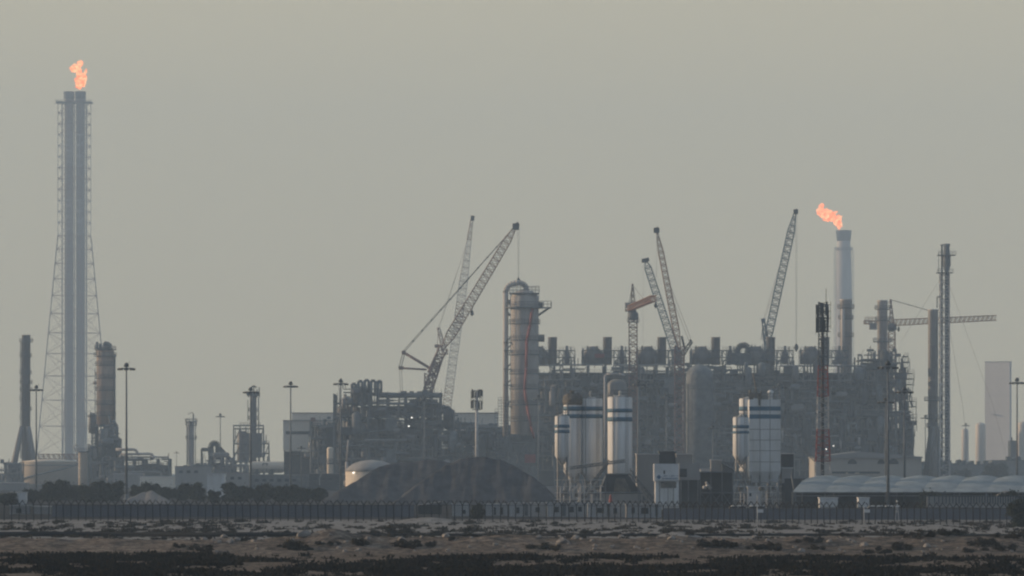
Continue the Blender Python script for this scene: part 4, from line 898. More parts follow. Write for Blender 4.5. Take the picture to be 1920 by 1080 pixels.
for i in range(30): px = 1742 + 162 * (i / 29) ** .82; m.bx(X(px - .8, d), X(px + .8, d), d - .12, d + .02, Z(944, d), Z(930, d))
m.bx(X(1737, d), X(1906, d), d - .14, d + .34, Z(930.5, d), Z(929.3, d)); m.build('bars', M['dark'], t)

# ================================================================== CEMENT PLANT
def cement_silo(label, px0, px1, yt, yshell, d, stripes, filt, dirty=False, booth=False, nleg=4, yrad=None):
    x0, x1 = X(px0, d), X(px1, d); cx = (x0 + x1) / 2; r = (x1 - x0) / 2; cy = d + r; zt, zs = Z(yt, d), Z(yshell, d)
    t = thing('cement_silo', label, 'silo', (cx, cy, 0), 'white cement silos with blue bands')
    pr = [(r * .25, zs - r * 1.25), (r, zs)]
    n = 6
    pr += [(r, zt - .1), (r * .9, zt), (r * .2, zt + .25)]
    sh_ = MB().lathe(cx, cy, pr, 32)
    for k in range(1, n): z = zs + (zt - zs) * k / n; sh_.lathe(cx, cy, [(r * .985, z - .035), (r * 1.012, z - .035), (r * 1.012, z + .035), (r * .985, z + .035)], 32, False)
    for q in range(len(sh_.sm)): sh_.sm[q] = q >= 32 * 0 and sh_.sm[q] and q < 32 * (len(pr) - 1)
    sh_.build('shell', M['white'], t)
    for ya, yb in stripes: MB().lathe(cx, cy, [(r * 1.004, Z(yb, d)), (r * 1.026, Z(yb, d) + .01), (r * 1.026, Z(ya, d) - .01), (r * 1.004, Z(ya, d))], 30, False).build('blue_band', M['blue'], t)
    for k in range(nleg):
        a = R(45 + 90 * k); lx, ly = cx + r * .86 * math.cos(a), cy + r * .86 * math.sin(a)
        MB().bar((lx, ly, 0), (lx, ly, zs + .6), .13, 6).build('leg', M['pale'], t)
    b_ = MB(); zz = np.linspace(.3, zs - .2, 4)
    for q in range(3):
        for k in range(4):
            a0, a1 = R(45 + 90 * k), R(135 + 90 * k)
            p0 = (cx + r * .86 * math.cos(a0), cy + r * .86 * math.sin(a0), zz[q]); p1 = (cx + r * .86 * math.cos(a1), cy + r * .86 * math.sin(a1), zz[q+1])
            b_.bar(p0, p1, .06); b_.bar((p1[0], p1[1], zz[q]), (p0[0], p0[1], zz[q+1]), .06); b_.bar((p0[0], p0[1], zz[q+1]), p1, .06)
    b_.build('leg_bracing', M['pale'], t)
    g = MB(); g.ringrail(cx, cy, zt + .1, r * .92, 12, 1.0, .03, .08, .4); g.build('railing', M['steel'], t)
    for (fx, fy, fw) in filt:
        c = X(fx, d); MB().lathe(c, cy - r * .3, [(px2m(fw, d) * .8, zt), (px2m(fw, d), zt + .3), (px2m(fw, d), Z(fy, d) - .25), (px2m(fw, d) * 1.2, Z(fy, d) - .2), (px2m(fw, d) * .3, Z(fy, d))], 12).build('dust_filter', M['grime'] if dirty else M['white'], t)
    l = MB(); lx = cx + r * .55; ly = cy - r * .92
    for s_ in (-.2, .2): l.bar((lx + s_, ly, .5), (lx + s_, ly, zt + .8), .03)
    z = .6
    while z < zt: l.bar((lx - .2, ly, z), (lx + .2, ly, z), .025); z += .45
    l.build('ladder', M['pale'], t)
    if dirty:
        q = MB(); q.lathe(cx, cy, [(r * 1.03, Z(759, d)), (r * 1.12, Z(752, d)), (r * 1.0, Z(741, d)), (r * .6, Z(738, d))], 20); q.build('dust_crust', M['grime'], t)
    p = MB(); p.path([(cx - r * .6, cy - r * .85, .6), (cx - r * .6, cy - r * .85, zt + .6), (cx - r * .2, cy - r * .4, zt + .7)], .06, 6); p.build('fill_pipe', M['pale'], t)
    return t
def frustum(m, xa, xb, xc, xd, y0, y1, z0, z1, in_=.2):
    n = len(m.v); m.v += [(xa, y0, z0), (xb, y0, z0), (xb, y1, z0), (xa, y1, z0), (xc, y0 + in_, z1), (xd, y0 + in_, z1), (xd, y1 - in_, z1), (xc, y1 - in_, z1)]
    for q4 in ((3, 2, 1, 0), (4, 5, 6, 7), (0, 1, 5, 4), (1, 2, 6, 5), (2, 3, 7, 6), (3, 0, 4, 7)): m.face([n + i for i in q4])
S2 = ((762, 770), (776.5, 784))
cement_silo('white silo with a dust caked dark top, second from the left in the striped group', 1057, 1092, 744, 884, 735, S2, [(1073, 731, 4), (1084, 735, 2.5)], True)
cement_silo('white banded silo with one small vent, between the dust topped and lone silos', 1090, 1130, 747, 886, 735, S2, [(1107, 733, 2)])
cement_silo('short white silo with two low blue bands in front of the dust topped silo', 1040.5, 1068, 780, 854, 715, ((796, 802), (806, 812)), [(1055, 774, 2)])
cement_silo('lone white banded silo with a dark vent standing right of a gap, above the hopper', 1140, 1186, 744, 893, 730, ((766, 773), (782, 790)), [(1163, 732, 2.6), (1152, 740, 1.3)], False)
S3 = ((762, 770), (777, 785))
cement_silo('narrow white banded silo behind a short silo, joined to the broad panelled bin', 1387, 1422, 747, 884, 738, S3, [(1408, 732, 3)], False)
d = 728
t = thing('cement_bin', 'broad white panelled cement bin with two blue bands and rusty fittings on top', 'silo', (X(1434, d), d, 0), 'white cement silos with blue bands')
m = MB(); m.bx(X(1405, d), X(1463.5, d), d, d + 5, Z(884, d), Z(749, d)); n0 = len(m.v); frustum(m, X(1409, d), X(1460, d), X(1405, d), X(1463.5, d), d + .6, d + 4.4, Z(905, d), Z(884, d), -.6); m.build('shell', M['white'], t)
for ya, yb in S3: MB().bx(X(1404.8, d), X(1463.7, d), d - .03, d + .3, Z(yb, d), Z(ya, d)).build('blue_band', M['blue'], t)
m = MB()
for px in (1424.5, 1443.5): m.bx(X(px, d), X(px + .8, d), d - .05, d + .1, Z(905, d), Z(749, d))
for py in (805, 825, 845, 866): m.bx(X(1405, d), X(1463.5, d), d - .028, d + .1, Z(py + .5, d), Z(py - .4, d))
m.build('panel_seam', M['grime'], t)
for px in (1408, 1425, 1443, 1461):
    for yy in (.3, 4.6): MB().bar((X(px, d), d + yy, 0), (X(px, d), d + yy, Z(884, d)), .13, 6).build('leg', M['pale'], t)
m = MB()
for a, b_ in ((1408, 1425), (1425, 1443), (1443, 1461)): m.bar((X(a, d), d + .3, .3), (X(b_, d), d + .3, Z(905, d)), .06); m.bar((X(b_, d), d + .3, .3), (X(a, d), d + .3, Z(905, d)), .06); m.bar((X(a, d), d + .3, Z(918, d)), (X(b_, d), d + .3, Z(918, d)), .07)
m.build('leg_bracing', M['pale'], t)
m = MB()
for px, py, w_ in ((1408, 731, 4), (1412, 736, 3), (1424, 738, 4), (1428, 733, 2), (1426, 745, 5)): MB().bx(X(px - w_ / 2, d), X(px + w_ / 2, d), d + 1, d + 2.2, Z(749, d), Z(py, d)).build('rusty_filter', M['grime'], t)
MB().bx(X(1422, d), X(1426, d), d - .2, d + .2, Z(760, d), Z(745, d)).build('dust_spill', M['grime'], t)
c = X(1446, d); MB().lathe(c, d + 2, [(.35, Z(749, d)), (.35, Z(738, d)), (.5, Z(737, d)), (.5, Z(733, d)), (.1, Z(731, d))], 12).build('round_vent', M['white'], t)
m = MB(); m.rail((X(1405, d), d + .1, Z(749, d)), (X(1463, d), d + .1, Z(749, d)), 1, 1, .03); m.build('railing', M['steel'], t)
cement_silo('short white silo with two low blue bands in front of the far silo group', 1375, 1405, 782, 853, 715, ((797, 803), (808, 813)), [(1390, 776, 2)])
# roof clutter on the far group
t = thing('inclined_screw', 'thin rusty auger tube sticking up from the far silo tops', 'auger', (X(1418, 738), 740, Z(747, 738))); m = MB(); dd = 740; m.bar(P(1420, 745, dd), P(1412, 700, dd), .12, 8); m.bar(P(1419, 735, dd), P(1430, 745, dd), .1, 6); m.box(X(1420, dd), dd, Z(741, dd), 1.2, 1, .8); m.build('tube', M['grime'], t)
crate_cabin('control_booth', 'small white booth under the far silo group', 'booth', 1402, 1426, 913, 945, 712, M['whitec'], 2.2, [(1405, 1409, 924, 930)], None)
for lab, a, b_, dd in (('tangle of pale pipes and steelwork under the dust topped silo group', 1040, 1132, 712), ('tangle of pale pipes and steelwork under the far panelled bin', 1376, 1466, 711)):
    t = thing('silo_steelwork', lab, 'steelwork', (X((a + b_) / 2, dd), dd, 0)); g_ = random.Random(a); m = MB(); m2 = MB()
    for k in range(34):
        px = g_.uniform(a + 2, b_ - 2); y0 = g_.uniform(890, 935); yy = dd + g_.uniform(0, 5)
        q = g_.random()
        if q < .45: m.bar((X(px, dd), yy, 0), P(px, y0, yy), .09, 6)
        elif q < .7: m.bar(P(px, y0, yy), P(px + g_.uniform(-14, 14), y0 + g_.uniform(8, 24), yy), .07, 6)
        elif q < .85: m2.bx(X(px, dd), X(px + g_.uniform(3, 9), dd), yy, yy + 1, Z(y0 + 18, dd), Z(y0 + 10, dd))
        else: m2.bar(P(px, y0 + 5, yy), P(px + 10, y0 + 5, yy), .35, 10)
    for k in range(4): m.bar(P(a, 900 + k * 12, dd), P(b_, 900 + k * 12, dd), .05)
    tag(m.build('pipework', M['rwhite'], t), kind='stuff'); tag(m2.build('ground_machinery', M['grime'], t), kind='stuff')
# batching hopper
d = 725
t = thing('aggregate_hopper', 'dark trapezoid gravel hopper between the lone silo and the fence', 'hopper', (X(1163, d), d + 2, 0))
m = MB(); n0 = 0
frustum(m, X(1118, d), X(1212, d), X(1137, d), X(1178, d), d, d + 5, Z(938, d), Z(890, d), .8); m.build('bin', M['dark'], t)
m = MB(); m.bx(X(1110, d), X(1205, d), d - .4, d + 5, 0, Z(924, d)); m.build('base_wall', M['conc'], t)
m = MB(); frustum(m, X(1150, d), X(1185, d), X(1155, d), X(1172, d), d - .3, d + .1, Z(926, d), Z(897, d), .0); m.build('front_plate', M['grime'], t)
m = MB(); m.bar(P(1137, 889, d), P(1180, 889, d), .12); m.bar(P(1137, 889, d), P(1118, 938, d), .12); m.bar(P(1112, 924, d - .5), P(1205, 924, d - .5), .12)
for px in (1117, 1200): m.bar((X(px, d), d - .5, 0), P(px, 921, d - .5), .12)
m.build('frame', M['steel'], t)
def conveyor(label, a, b_, d, wd=.55):
    p, q = P(*a, d), P(*b_, d); t = thing('belt_conveyor', label, 'conveyor', (min(p.x, q.x), d, 0), 'belt conveyors of the cement plant')
    m = MB(); dv = (q - p).normalized(); up = Vector((0, 0, 1)); 
    for yy in (-.4, .4):
        o = Vector((0, yy, 0)); m.bar(p + o, q + o, .1); m.bar(p + o + up * wd, q + o + up * wd, .08)
        for i in range(9): c0_ = p.lerp(q, i / 9) + o; c1_ = p.lerp(q, (i + 1) / 9) + o; m.bar(c0_, c1_ + up * wd, .05)
    m.build('truss', M['steel'], t)
    n = len(m.v); m = MB(); side = Vector((0, .38, 0)); u2 = up * (wd * .6); m.v += [tuple(p - side + u2), tuple(p + side + u2), tuple(q + side + u2), tuple(q - side + u2)]; m.v += [(x_, y_, z_ - .06) for x_, y_, z_ in m.v]; 
    for f in ((0, 1, 2, 3), (7, 6, 5, 4), (0, 4, 5, 1), (1, 5, 6, 2), (2, 6, 7, 3), (3, 7, 4, 0)): m.face(f)
    m.build('belt', M['rubber'], t)
    m = MB(); c = p.lerp(q, .65); m.bar((c.x, d, 0), c, .1); c = p.lerp(q, .3); m.bar((c.x, d, 0), c, .1); m.build('trestle', M['steel'], t); return t
conveyor('steep belt conveyor climbing from the silo legs to the lone silo', (1086, 938), (1142, 868), 718)
conveyor('shallow belt conveyor crossing the white silo group', (1068, 880), (1172, 866), 722, .4)
conveyor('dark belt conveyor dropping from the hopper towards the sign building', (1228, 946), (1180, 888), 720, .9)
conveyor('belt conveyor rising behind the antenna mast from the pale warehouse', (1530, 868), (1462, 800), 1180, 1.0)
conveyor('slanting belt conveyor leaning on the shed beside the far silos', (1494, 950), (1484, 893), 712, .5)
t = thing('red_drum', 'small red drum standing at the front of the gravel hopper', 'drum', (X(1145, 720), 720, Z(938, 720))); c = P(1145, 938, 720); MB().lathe(c.x, c.y, [(.32, 0), (.32, 1.6), (.3, 1.62), (.18, 2.2), (.12, 2.5)], 14).build('body', M['red'], t)
# sign building
d = 708
t = thing('batching_office', 'two storey white block carrying a blue lettered sign beside the hopper', 'building', (X(1250, d), d, 0))
MB().bx(X(1229, d), X(1273, d), d + .3, d + 5, 0, Z(902, d)).build('lower_wall', M['white'], t)
MB().bx(X(1226.5, d), X(1273, d), d, d + 5, Z(902, d), Z(869.5, d)).build('upper_wall', M['whitec'], t)
m = MB()
for px, w_ in ((1236, 1.5), (1252, 1.0), (1262, 1.3)): m.bx(X(px, d), X(px + w_, d), d + .26, d + .4, 0.1, Z(903, d))
m.build('rust_streak', M['grime'], t)
sg = MB().bx(X(1230, d), X(1272.5, d), d - .12, d - .004, Z(901, d), Z(889, d)).build('sign_board', M['whitec'], t)
m = MB(); c = P(1235.5, 894.5, d - .15); r_ = px2m(4.6, d)
n0 = len(m.v)
for k in range(8): a = R(45 * k); rr_ = r_ * (1 if k % 2 == 0 else .72); m.v.append((c.x + rr_ * math.cos(a), c.y, c.z + rr_ * math.sin(a)))
m.v += [(x_, y_ + .03, z_) for x_, y_, z_ in m.v[:8]]; m.face(range(8)); m.face([15 - i for i in range(8)])
for i in range(8): j = (i + 1) % 8; m.face((i, j, 8 + j, 8 + i))
m.build('emblem', M['logo'], sg)
m = MB(); g_ = random.Random(5)      # unreadable lettering in two rows
for row, (ya, yb) in enumerate(((891.2, 893.4), (895.6, 899.0))):
    px = 1241.5
    while px < 1271:
        w_ = g_.uniform(.5, 1.6)
        if g_.random() < .85: m.bx(X(px, d), X(min(1271.5, px + w_), d), d - .16, d - .125, Z(yb - g_.uniform(0, .9), d), Z(ya + g_.uniform(0, .8), d))
        px += w_ + g_.uniform(.25, .7)
m.build('lettering', M['logo'], sg)
c = P(1245.5, 885, d); MB().bx(X(1244, d), X(1247, d), d - .05, d + .1, Z(889, d), Z(882, d)).build('wall_vent', M['dark'], t)
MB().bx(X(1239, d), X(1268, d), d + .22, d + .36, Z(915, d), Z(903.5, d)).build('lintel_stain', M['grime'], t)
d = 716
t = thing('side_block', 'dim concrete block with a dark recess joined to the sign building', 'building', (X(1292, d), d, 0))
MB().bx(X(1273.5, d), X(1312, d), d, d + 5, Z(900, d), Z(869, d)).build('upper_wall', M['conc'], t)
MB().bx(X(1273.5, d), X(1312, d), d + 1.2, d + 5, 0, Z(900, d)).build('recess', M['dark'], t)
MB().bx(X(1274, d), X(1288, d), d - .08, d + .1, Z(894, d), Z(879, d)).build('window', M['glass'], t)
m = MB()
for px in (1276, 1290, 1308): m.bx(X(px, d), X(px + 2, d), d + .1, d + .5, 0, Z(900, d))
m.build('pillar', M['steel'], t)
crate_cabin('plant_shed', 'grey green shed with a white roof edge between the lone silo and the sign building', 'shed', 1194, 1236, 851, 926, 740, M['conc'], 6)
crate_cabin('plant_shed', 'grey shed with a thin white roof right of the dark cabin', 'shed', 1268, 1298, 851, 900, 742, M['conc'], 6)
crate_cabin('rooftop_cabin', 'dark cabin poking up between two white roof edges', 'cabin', 1236, 1268, 846, 900, 745, M['dark'], 4, roofm=M['steel'])
t = thing('loading_platform', 'two decked loading platform with clutter between the sign building and far silos', 'platform', (X(1343, 722), 722, 0)); d = 722; m = MB()
for py in (884, 923): m.bx(X(1311, d), X(1376, d), d, d + 4, Z(py + 2.2, d), Z(py, d))
m.build('deck', M['steel'], t); m = MB()
for px in (1313, 1333, 1354, 1374): m.bar((X(px, d), d + .3, 0), P(px, 884, d + .3), .12); m.bar((X(px, d), d + 3.6, 0), P(px, 884, d + 3.6), .12)
for a in (1313, 1333, 1354): m.bar((X(a, d), d + .3, .2), P(a + 20, 923, d + .3), .07); m.bar((X(a + 20, d), d + .3, .2), P(a, 923, d + .3), .07)
m.build('frame', M['steel'], t); MB().bx(X(1312, d), X(1376, d), d + 3, d + 3.4, 0, Z(886, d)).build('back_wall', M['dark'], t)
m = MB(); m.bx(X(1354, d), X(1376, d), d + .5, d + 3, Z(884, d), Z(866, d)); m.bar(P(1352, 868, d), P(1376, 880, d), .2); m.build('machine', M['steel'], t)
crate_cabin('grey_cabin', 'grey cabin standing on the loading platform', 'cabin', 1333, 1353, 862, 884, 724, M['conc'], 2.2, base=Z(883.9, 724))
crate_cabin('pale_crate', 'pale crate on the corner of the loading platform', 'crate', 1313, 1331, 878.5, 884, 723, M['white'], 1.6, base=Z(883.9, 723))
t = thing('white_heap', 'small heap of pale sacks under the loading platform deck', 'sacks', (X(1325, 724), 724, Z(922.8, 724))); m = MB()
for (ax, az, rx) in ((1321, 913, 4), (1327, 910, 4.5), (1331, 914, 4), (1325, 905, 3)): c = P(ax, az, 724); k = px2m(rx, 724); m.lathe(c.x, c.y, [(k * .7, c.z - k * .9), (k, c.z - k * .3), (k * .85, c.z + k * .3), (k * .3, c.z + k * .6)], 10)
m.build('sacks', M['whitec'], t)
crate_cabin('silo_shed', 'dark shed with a white roof edge beside the far silo group', 'shed', 1464, 1488, 850, 900, 735, M['dark'], 5)
crate_cabin('silo_annex', 'pale grey annex under the shed beside the far silos', 'shed', 1466, 1486, 877, 905, 728, M['conc'], 4)
t = thing('lean_frame', 'dark lean to frame below the pale annex', 'frame', (X(1476, 722), 722, 0)); m = MB(); d = 722; frustum(m, X(1466, d), X(1492, d), X(1466, d), X(1484, d), d, d + 3, 0, Z(906, d), .1); m.build('casing', M['dark'], t)

# ================================================================== GRAVEL PILES
def pile(name, label, pts, d, depth, mat, seed):
    """ridge heights (px, py) along x; slopes fall away in depth"""
    t = None; pa, pb = pts[0][0], pts[-1][0]; NU, NV = 170, 60; xa, xb = X(pa, d), X(pb, d)
    U, V = np.meshgrid(np.linspace(0, 1, NU), np.linspace(-1, 1, NV)); px = pa + (pb - pa) * U
    H = np.interp(px, [p_[0] for p_ in pts], [max(0, Z(p_[1], d)) for p_ in pts])
    gxx = xa + (xb - xa) * U; gyy = d + depth * V
    prof_ = np.clip(1 - np.abs(V), 0, 1) * max(.1, H.max()); z = np.minimum(H, prof_ * 1.02)
    z = z + np.where(z > .3, 1.0 * (vnoise(gxx, gyy, 5, seed, 5) - .5) + .6 * (vnoise(gxx * 2.6, gyy * .35, 5, seed + 9, 3) - .5), 0); z = np.maximum(z, -.2)
    Vv = np.stack([gxx.ravel(), gyy.ravel(), z.ravel()], 1); c = np.array([(xa + xb) / 2, d, 0]); i_ = (np.arange(NV - 1)[:, None] * NU + np.arange(NU - 1)[None, :]).ravel()
    me = np_mesh(name, Vv - c, np.stack([i_, i_ + 1, i_ + NU + 1, i_ + NU], 1), mat); me.polygons.foreach_set('use_smooth', np.ones(len(me.polygons), bool))
    o = bpy.data.objects.new(name, me); COL.objects.link(o); o.location = c; return tag(o, label, 'gravel pile', 'gravel stockpiles behind the fence')
pile('gravel_pile', 'dark gravel pile with a long slope in front of the white domed tank', [(604, 944), (640, 922), (690, 888), (720, 873), (748, 864), (790, 863), (830, 864), (870, 880), (920, 915), (960, 944)], 870, 16, M['agg'], 2)
pile('gravel_pile', 'dark gravel pile ending beside the short striped silo', [(735, 948), (790, 905), (835, 872), (865, 861), (905, 859), (935, 861), (965, 874), (1000, 896), (1030, 922), (1050, 948)], 800, 15, M['agg'], 5)
pile('gravel_pile', 'small grey gravel mound among the bushes by the tall floodlight mast', [(232, 946), (250, 932), (268, 922), (285, 921), (300, 930), (322, 946)], 830, 5, M['aggl'], 9)
pile('gravel_pile', 'low pale mound rising behind the barred wall', [(1855, 950), (1870, 928), (1885, 922), (1900, 930), (1915, 950)], 690, 4, M['aggl'], 12)

# ================================================================== MASTS
def make_mast():
    t = thing('floodlight_mast', '', 'floodlight mast', (0, 0, 0), 'tall floodlight masts')
    MB().bar((0, 0, 0), (0, 0, 29.2), .31, 10, .15).build('pole', M['steel'], t)
    MB().lathe(0, 0, [(.7, 0), (.7, .25), (.4, .3), (.36, 1.2)], 10).build('base_plate', M['steel'], t)
    MB().lathe(0, 0, [(1.5, 28.7), (1.62, 28.7), (1.62, 28.85), (1.5, 28.85)], 16, False).bar((-1.55, 0, 28.78), (1.55, 0, 28.78), .08).bar((0, -1.55, 28.78), (0, 1.55, 28.78), .08).build('lamp_ring', M['steel'], t)
    MB().lathe(0, 0, [(.16, 29.0), (.55, 29.1), (.55, 29.5), (.35, 29.8), (.2, 30)], 10).bar((.3, 0, 29.5), (.75, 0, 30.3), .05).build('mast_cap', M['dark'], t)
    for k in range(8):
        a = R(45 * k + 10); c = Vector((1.75 * math.cos(a), 1.75 * math.sin(a), 28.55)); MB().box(c.x, c.y, c.z, .75, .45, .42, a + R(90)).build('floodlight', M['dark'], t)
    return t
mast = make_mast()
masts = [(237, 934, 1, 'tall dark floodlight mast rising above the gravel mound, right of the buff column'), (68, 1187, 1, 'floodlight mast in front of the sunlit end of the cream tank'),
 (470, 932, .82, 'floodlight mast standing before the slender tower and open frame'), (545, 1136, 1, 'floodlight mast in front of the plain beige hall'), (639, 1102, 1, 'floodlight mast before the corner of the process unit, left of the domed tank'),
 (413, 1804, 1, 'small distant floodlight mast beside the hooked dark duct'), (796, 1363, 1, 'pale mast rising behind the first gravel pile before the process unit'), (1010, 1343, 1, 'mast rising between the tall banded column and the short striped silo'),
 (1197, 1115, 1, 'floodlight mast close to the lone banded silo'), (1250, 1314, 1, 'floodlight mast above the dark cabin and white roof edges'), (1337, 1100, .6, 'short mast at the edge of the big domed reactor'),
 (1462, 1150, 1, 'floodlight mast directly behind the far silo group'), (1665, 690, .81, 'dark floodlight mast standing in front of the blue canopy'), (1661, 720, .63, 'shorter pale mast close beside the dark mast at the blue canopy'),
 (1696, 720, .69, 'pale mast before the ragged end of the process train'), (1735, 1858, 1, 'small floodlight mast left of the wide buff chimney'), (1749, 1990, .98, 'small floodlight mast in front of the wide buff chimney foot'),
 (1811, 2190, 1, 'small floodlight mast right of the lattice derrick'), (1907, 1089, 1, 'dark floodlight mast right of the pale slab tower'), (565, 1100, .42, 'short pale lamp post under the beige hall'), (331, 1700, .45, 'short lamp post at the end of the pipe rack')]
for i, (px, dd, sc_, lab) in enumerate(masts):
    o = mast if i == 0 else copy_tree(mast)
    o.location = (X(px, dd), dd, 0); o.scale = (sc_ ** .7, sc_ ** .7, sc_); o['label'] = lab; o.rotation_euler.z = i * .37
# antenna pole on the pile
d = 1010
t = thing('antenna_pole', 'pale antenna pole with two tiers of dark panels behind the gravel piles', 'antenna mast', (X(894, d), d, 0)); x = X(894, d)
MB().bar((x, d, 0), (x, d, Z(735, d)), .48, 12, .3).build('pole', M['rwhite'], t)
rsx = random.Random(2)
for tier, py in enumerate((739, 760)):
    for k in range(9):
        a = R(40 * k + 15); rr_ = rsx.uniform(.95, 1.3); c = Vector((x + rr_ * math.cos(a), d + rr_ * math.sin(a), Z(py, d))); MB().box(c.x, c.y, c.z + rsx.uniform(-.35, .35), .34, .16, px2m(rsx.uniform(11, 16), d), a).build('antenna_panel', M['dark'], t)
m = MB()
for py in (733, 745, 752, 768): m.lathe(x, d, [(.9, Z(py, d)), (1.0, Z(py, d)), (1.0, Z(py, d) + .1)], 12, False); m.bar((x - 1.1, d, Z(py, d)), (x + 1.1, d, Z(py, d)), .07); m.bar((x, d - 1.1, Z(py, d)), (x, d + 1.1, Z(py, d)), .07)
for sx in (-1.35, -.9, -.5, .2, .7, 1.05, 1.35): m.bar((x + sx, d, Z(772 - 9 * abs(sx), d)), (x + sx, d, Z(729 + 3 * abs(sx), d)), .07)
m.build('bracket', M['dark'], t)
# lattice telecom tower
d = 760
t = thing('telecom_tower', 'red and white lattice antenna tower with a dark crown of panels, rising through the canopy', 'antenna tower', (X(1543, d), d, 0)); x = X(1543, d)
seg = [(953, 17), (865, 15.5), (804, 12.5), (743, 11.8), (685, 9.8), (620, 9.0), (566, 9.0)]
mats = [M['rwhite'], M['red'], M['rwhite'], M['red'], M['steel'], M['dark']]
for k in range(6):
    (ya, wa), (yb, wb) = seg[k], seg[k+1]; m = MB(); m.lattice((x, d, Z(ya, d)), (x, d, Z(yb, d)), px2m(2 * wa * .86, d), px2m(2 * wb * .86, d), (8, 8, 7, 7, 8, 9)[k], .095 if k != 2 and k != 0 else .075, (0, 1, 0), 0, .055)
    m.build('red_section' if k in (1, 3) else 'lattice_section', mats[k], t)
MB().bar((x - .1, d, 0), (x - .05, d, Z(568, d)), .36, 10, .24).build('cable_core', M['dark'], t)
MB().bar((x + px2m(6, d), d, Z(570, d)), (x + px2m(6, d), d, Z(541, d)), .05, 6).build('lightning_rod', M['dark'], t)
for (px, y0, y1, yy) in ((1531, 572, 590, -1.2), (1531, 596, 624, -1.2), (1538, 568, 590, -1.5), (1538, 594, 622, -1.5), (1548, 570, 592, -1.5), (1551, 574, 596, -1.0), (1551, 598, 622, -1.0), (1545, 600, 622, -1.4), (1541, 575, 592, 1.2), (1553, 580, 606, 1.0), (1534, 580, 610, 1.2), (1547, 600, 620, 1.3)):
    MB().bx(X(px - 2.1, d), X(px + 2.1, d), d + yy - .15, d + yy + .15, Z(y1, d), Z(y0, d)).build('antenna_panel', M['dark'], t)
m = MB()
for py in (572, 584, 597, 612, 622): m.bar((X(1529, d), d - 1, Z(py, d)), (X(1557, d), d - 1, Z(py, d)), .06); m.bar((X(1533, d), d + 1, Z(py, d)), (X(1555, d), d + 1, Z(py, d)), .05)
m.bar((X(1556.5, d), d - 1, Z(617, d)), (X(1556.5, d), d - 1, Z(566, d)), .05); m.bar((X(1529, d), d - 1, Z(627, d)), (X(1529, d), d - 1, Z(572, d)), .05); m.build('bracket', M['dark'], t)

# ================================================================== LOW BUILDINGS BEHIND THE FENCE
cab = [('long white site cabin with dark windows behind the fence, below the short striped silo', 1026, 1100, 942, 606, [(1040, 1048, 950, 960), (1068, 1076, 950, 960), (1084, 1091, 950, 959)], (1054, 1061)),
       ('white site cabin with two wide windows behind the fence, below the gravel hopper', 1102, 1172, 943, 600, [(1118, 1132, 952, 961), (1150, 1157, 952, 963)], (1138, 1144)),
       ('white site cabin below the sign building behind the fence', 1174, 1240, 945, 596, [(1184, 1190, 951, 962), (1202, 1216, 952, 963)], (1228, 1234)),
       ('pale site cabin with a single window, left of the long white one behind the fence', 955, 1024, 943, 610, [(968, 974, 951, 962), (1004, 1012, 951, 960)], (984, 990)),
       ('grey white hut with a dark window beside the dark bush behind the fence', 848, 880, 944, 614, [(866, 873, 956, 963)], None), ('dim grey cabin half hidden by fence posts below the second gravel pile', 908, 952, 945, 616, [(926, 930, 951, 965), (938, 943, 951, 964)], None)]
for lab, a, b_, yt, dd, wn, dr in cab: crate_cabin('site_cabin', lab, 'cabin', a, b_, yt, 0, dd, M['cabin'], 2.6, wn, dr, M['cabin'], 'site cabins along the fence')
crate_cabin('white_container', 'white box container among bushes at the far left of the fence', 'container', 20, 48, 923, 0, 790, M['whitec'], 3)
crate_cabin('grey_shed', 'long grey shed at the left edge above the dark bushes', 'shed', -10, 50, 905, 0, 1300, M['conc'], 8)
crate_cabin('blue_grey_hut', 'pale hut just behind the leftmost fence posts', 'hut', 18, 56, 947, 0, 640, M['conc'], 3, [(30, 40, 953, 962)])
crate_cabin('blue_grey_hut', 'dim hut with a blank wall behind the fence near the left edge', 'hut', 62, 92, 949, 0, 640, M['conc'], 3)
for lab, a, b_, yt, dd, mt in (('long low grey store before the hooked duct', 328, 396, 874, 1500, 'conc'), ('grey store with a pale roof line behind the tall white block', 396, 470, 886, 1350, 'conc'), ('low dim store under the cream horizontal tank', 470, 580, 890, 1300, 'steel'), ('low dim store under the beige hall', 580, 640, 888, 1290, 'dark')):
    crate_cabin('low_store', lab, 'building', a, b_, yt, 0, dd, M[mt], 10, [(a + 8 + 14 * k, a + 15 + 14 * k, yt + 8, yt + 13) for k in range(int((b_ - a) / 18))], None, M['pale'])
crate_cabin('white_block', 'tall narrow white block beside a bush in the low left yard', 'building', 388, 421, 888, 0, 1020, M['white'], 5)
crate_cabin('buff_store', 'low buff store behind the bushes right of the gravel mound', 'building', 262, 325, 893, 0, 1400, M['beige'], 8)
crate_cabin('pale_store', 'pale low store with an arched pipe at the foot of the pipe rack', 'building', 212, 268, 888, 0, 1500, M['conc'], 8)
for lab, a, b_, yt, dd in (('low dark blockwork wall behind the fence, running below the bushes and first gravel pile', 98, 776, 946.5, 605), ('low dark blockwork wall behind the fence, running below the blue canopy', 1243, 2060, 952.5, 575)):
    t = thing('block_wall', lab, 'wall', (X((a + b_) / 2, dd), dd, 0), 'low walls behind the fence')
    MB().bx(X(a, dd), X(b_, dd), dd, dd + .3, 0, Z(yt + 1, dd)).build('wall', M['dimwall'], t); MB().bx(X(a, dd) - .05, X(b_, dd) + .05, dd - .05, dd + .35, Z(yt + 1, dd), Z(yt, dd)).build('coping', M['grime'], t)
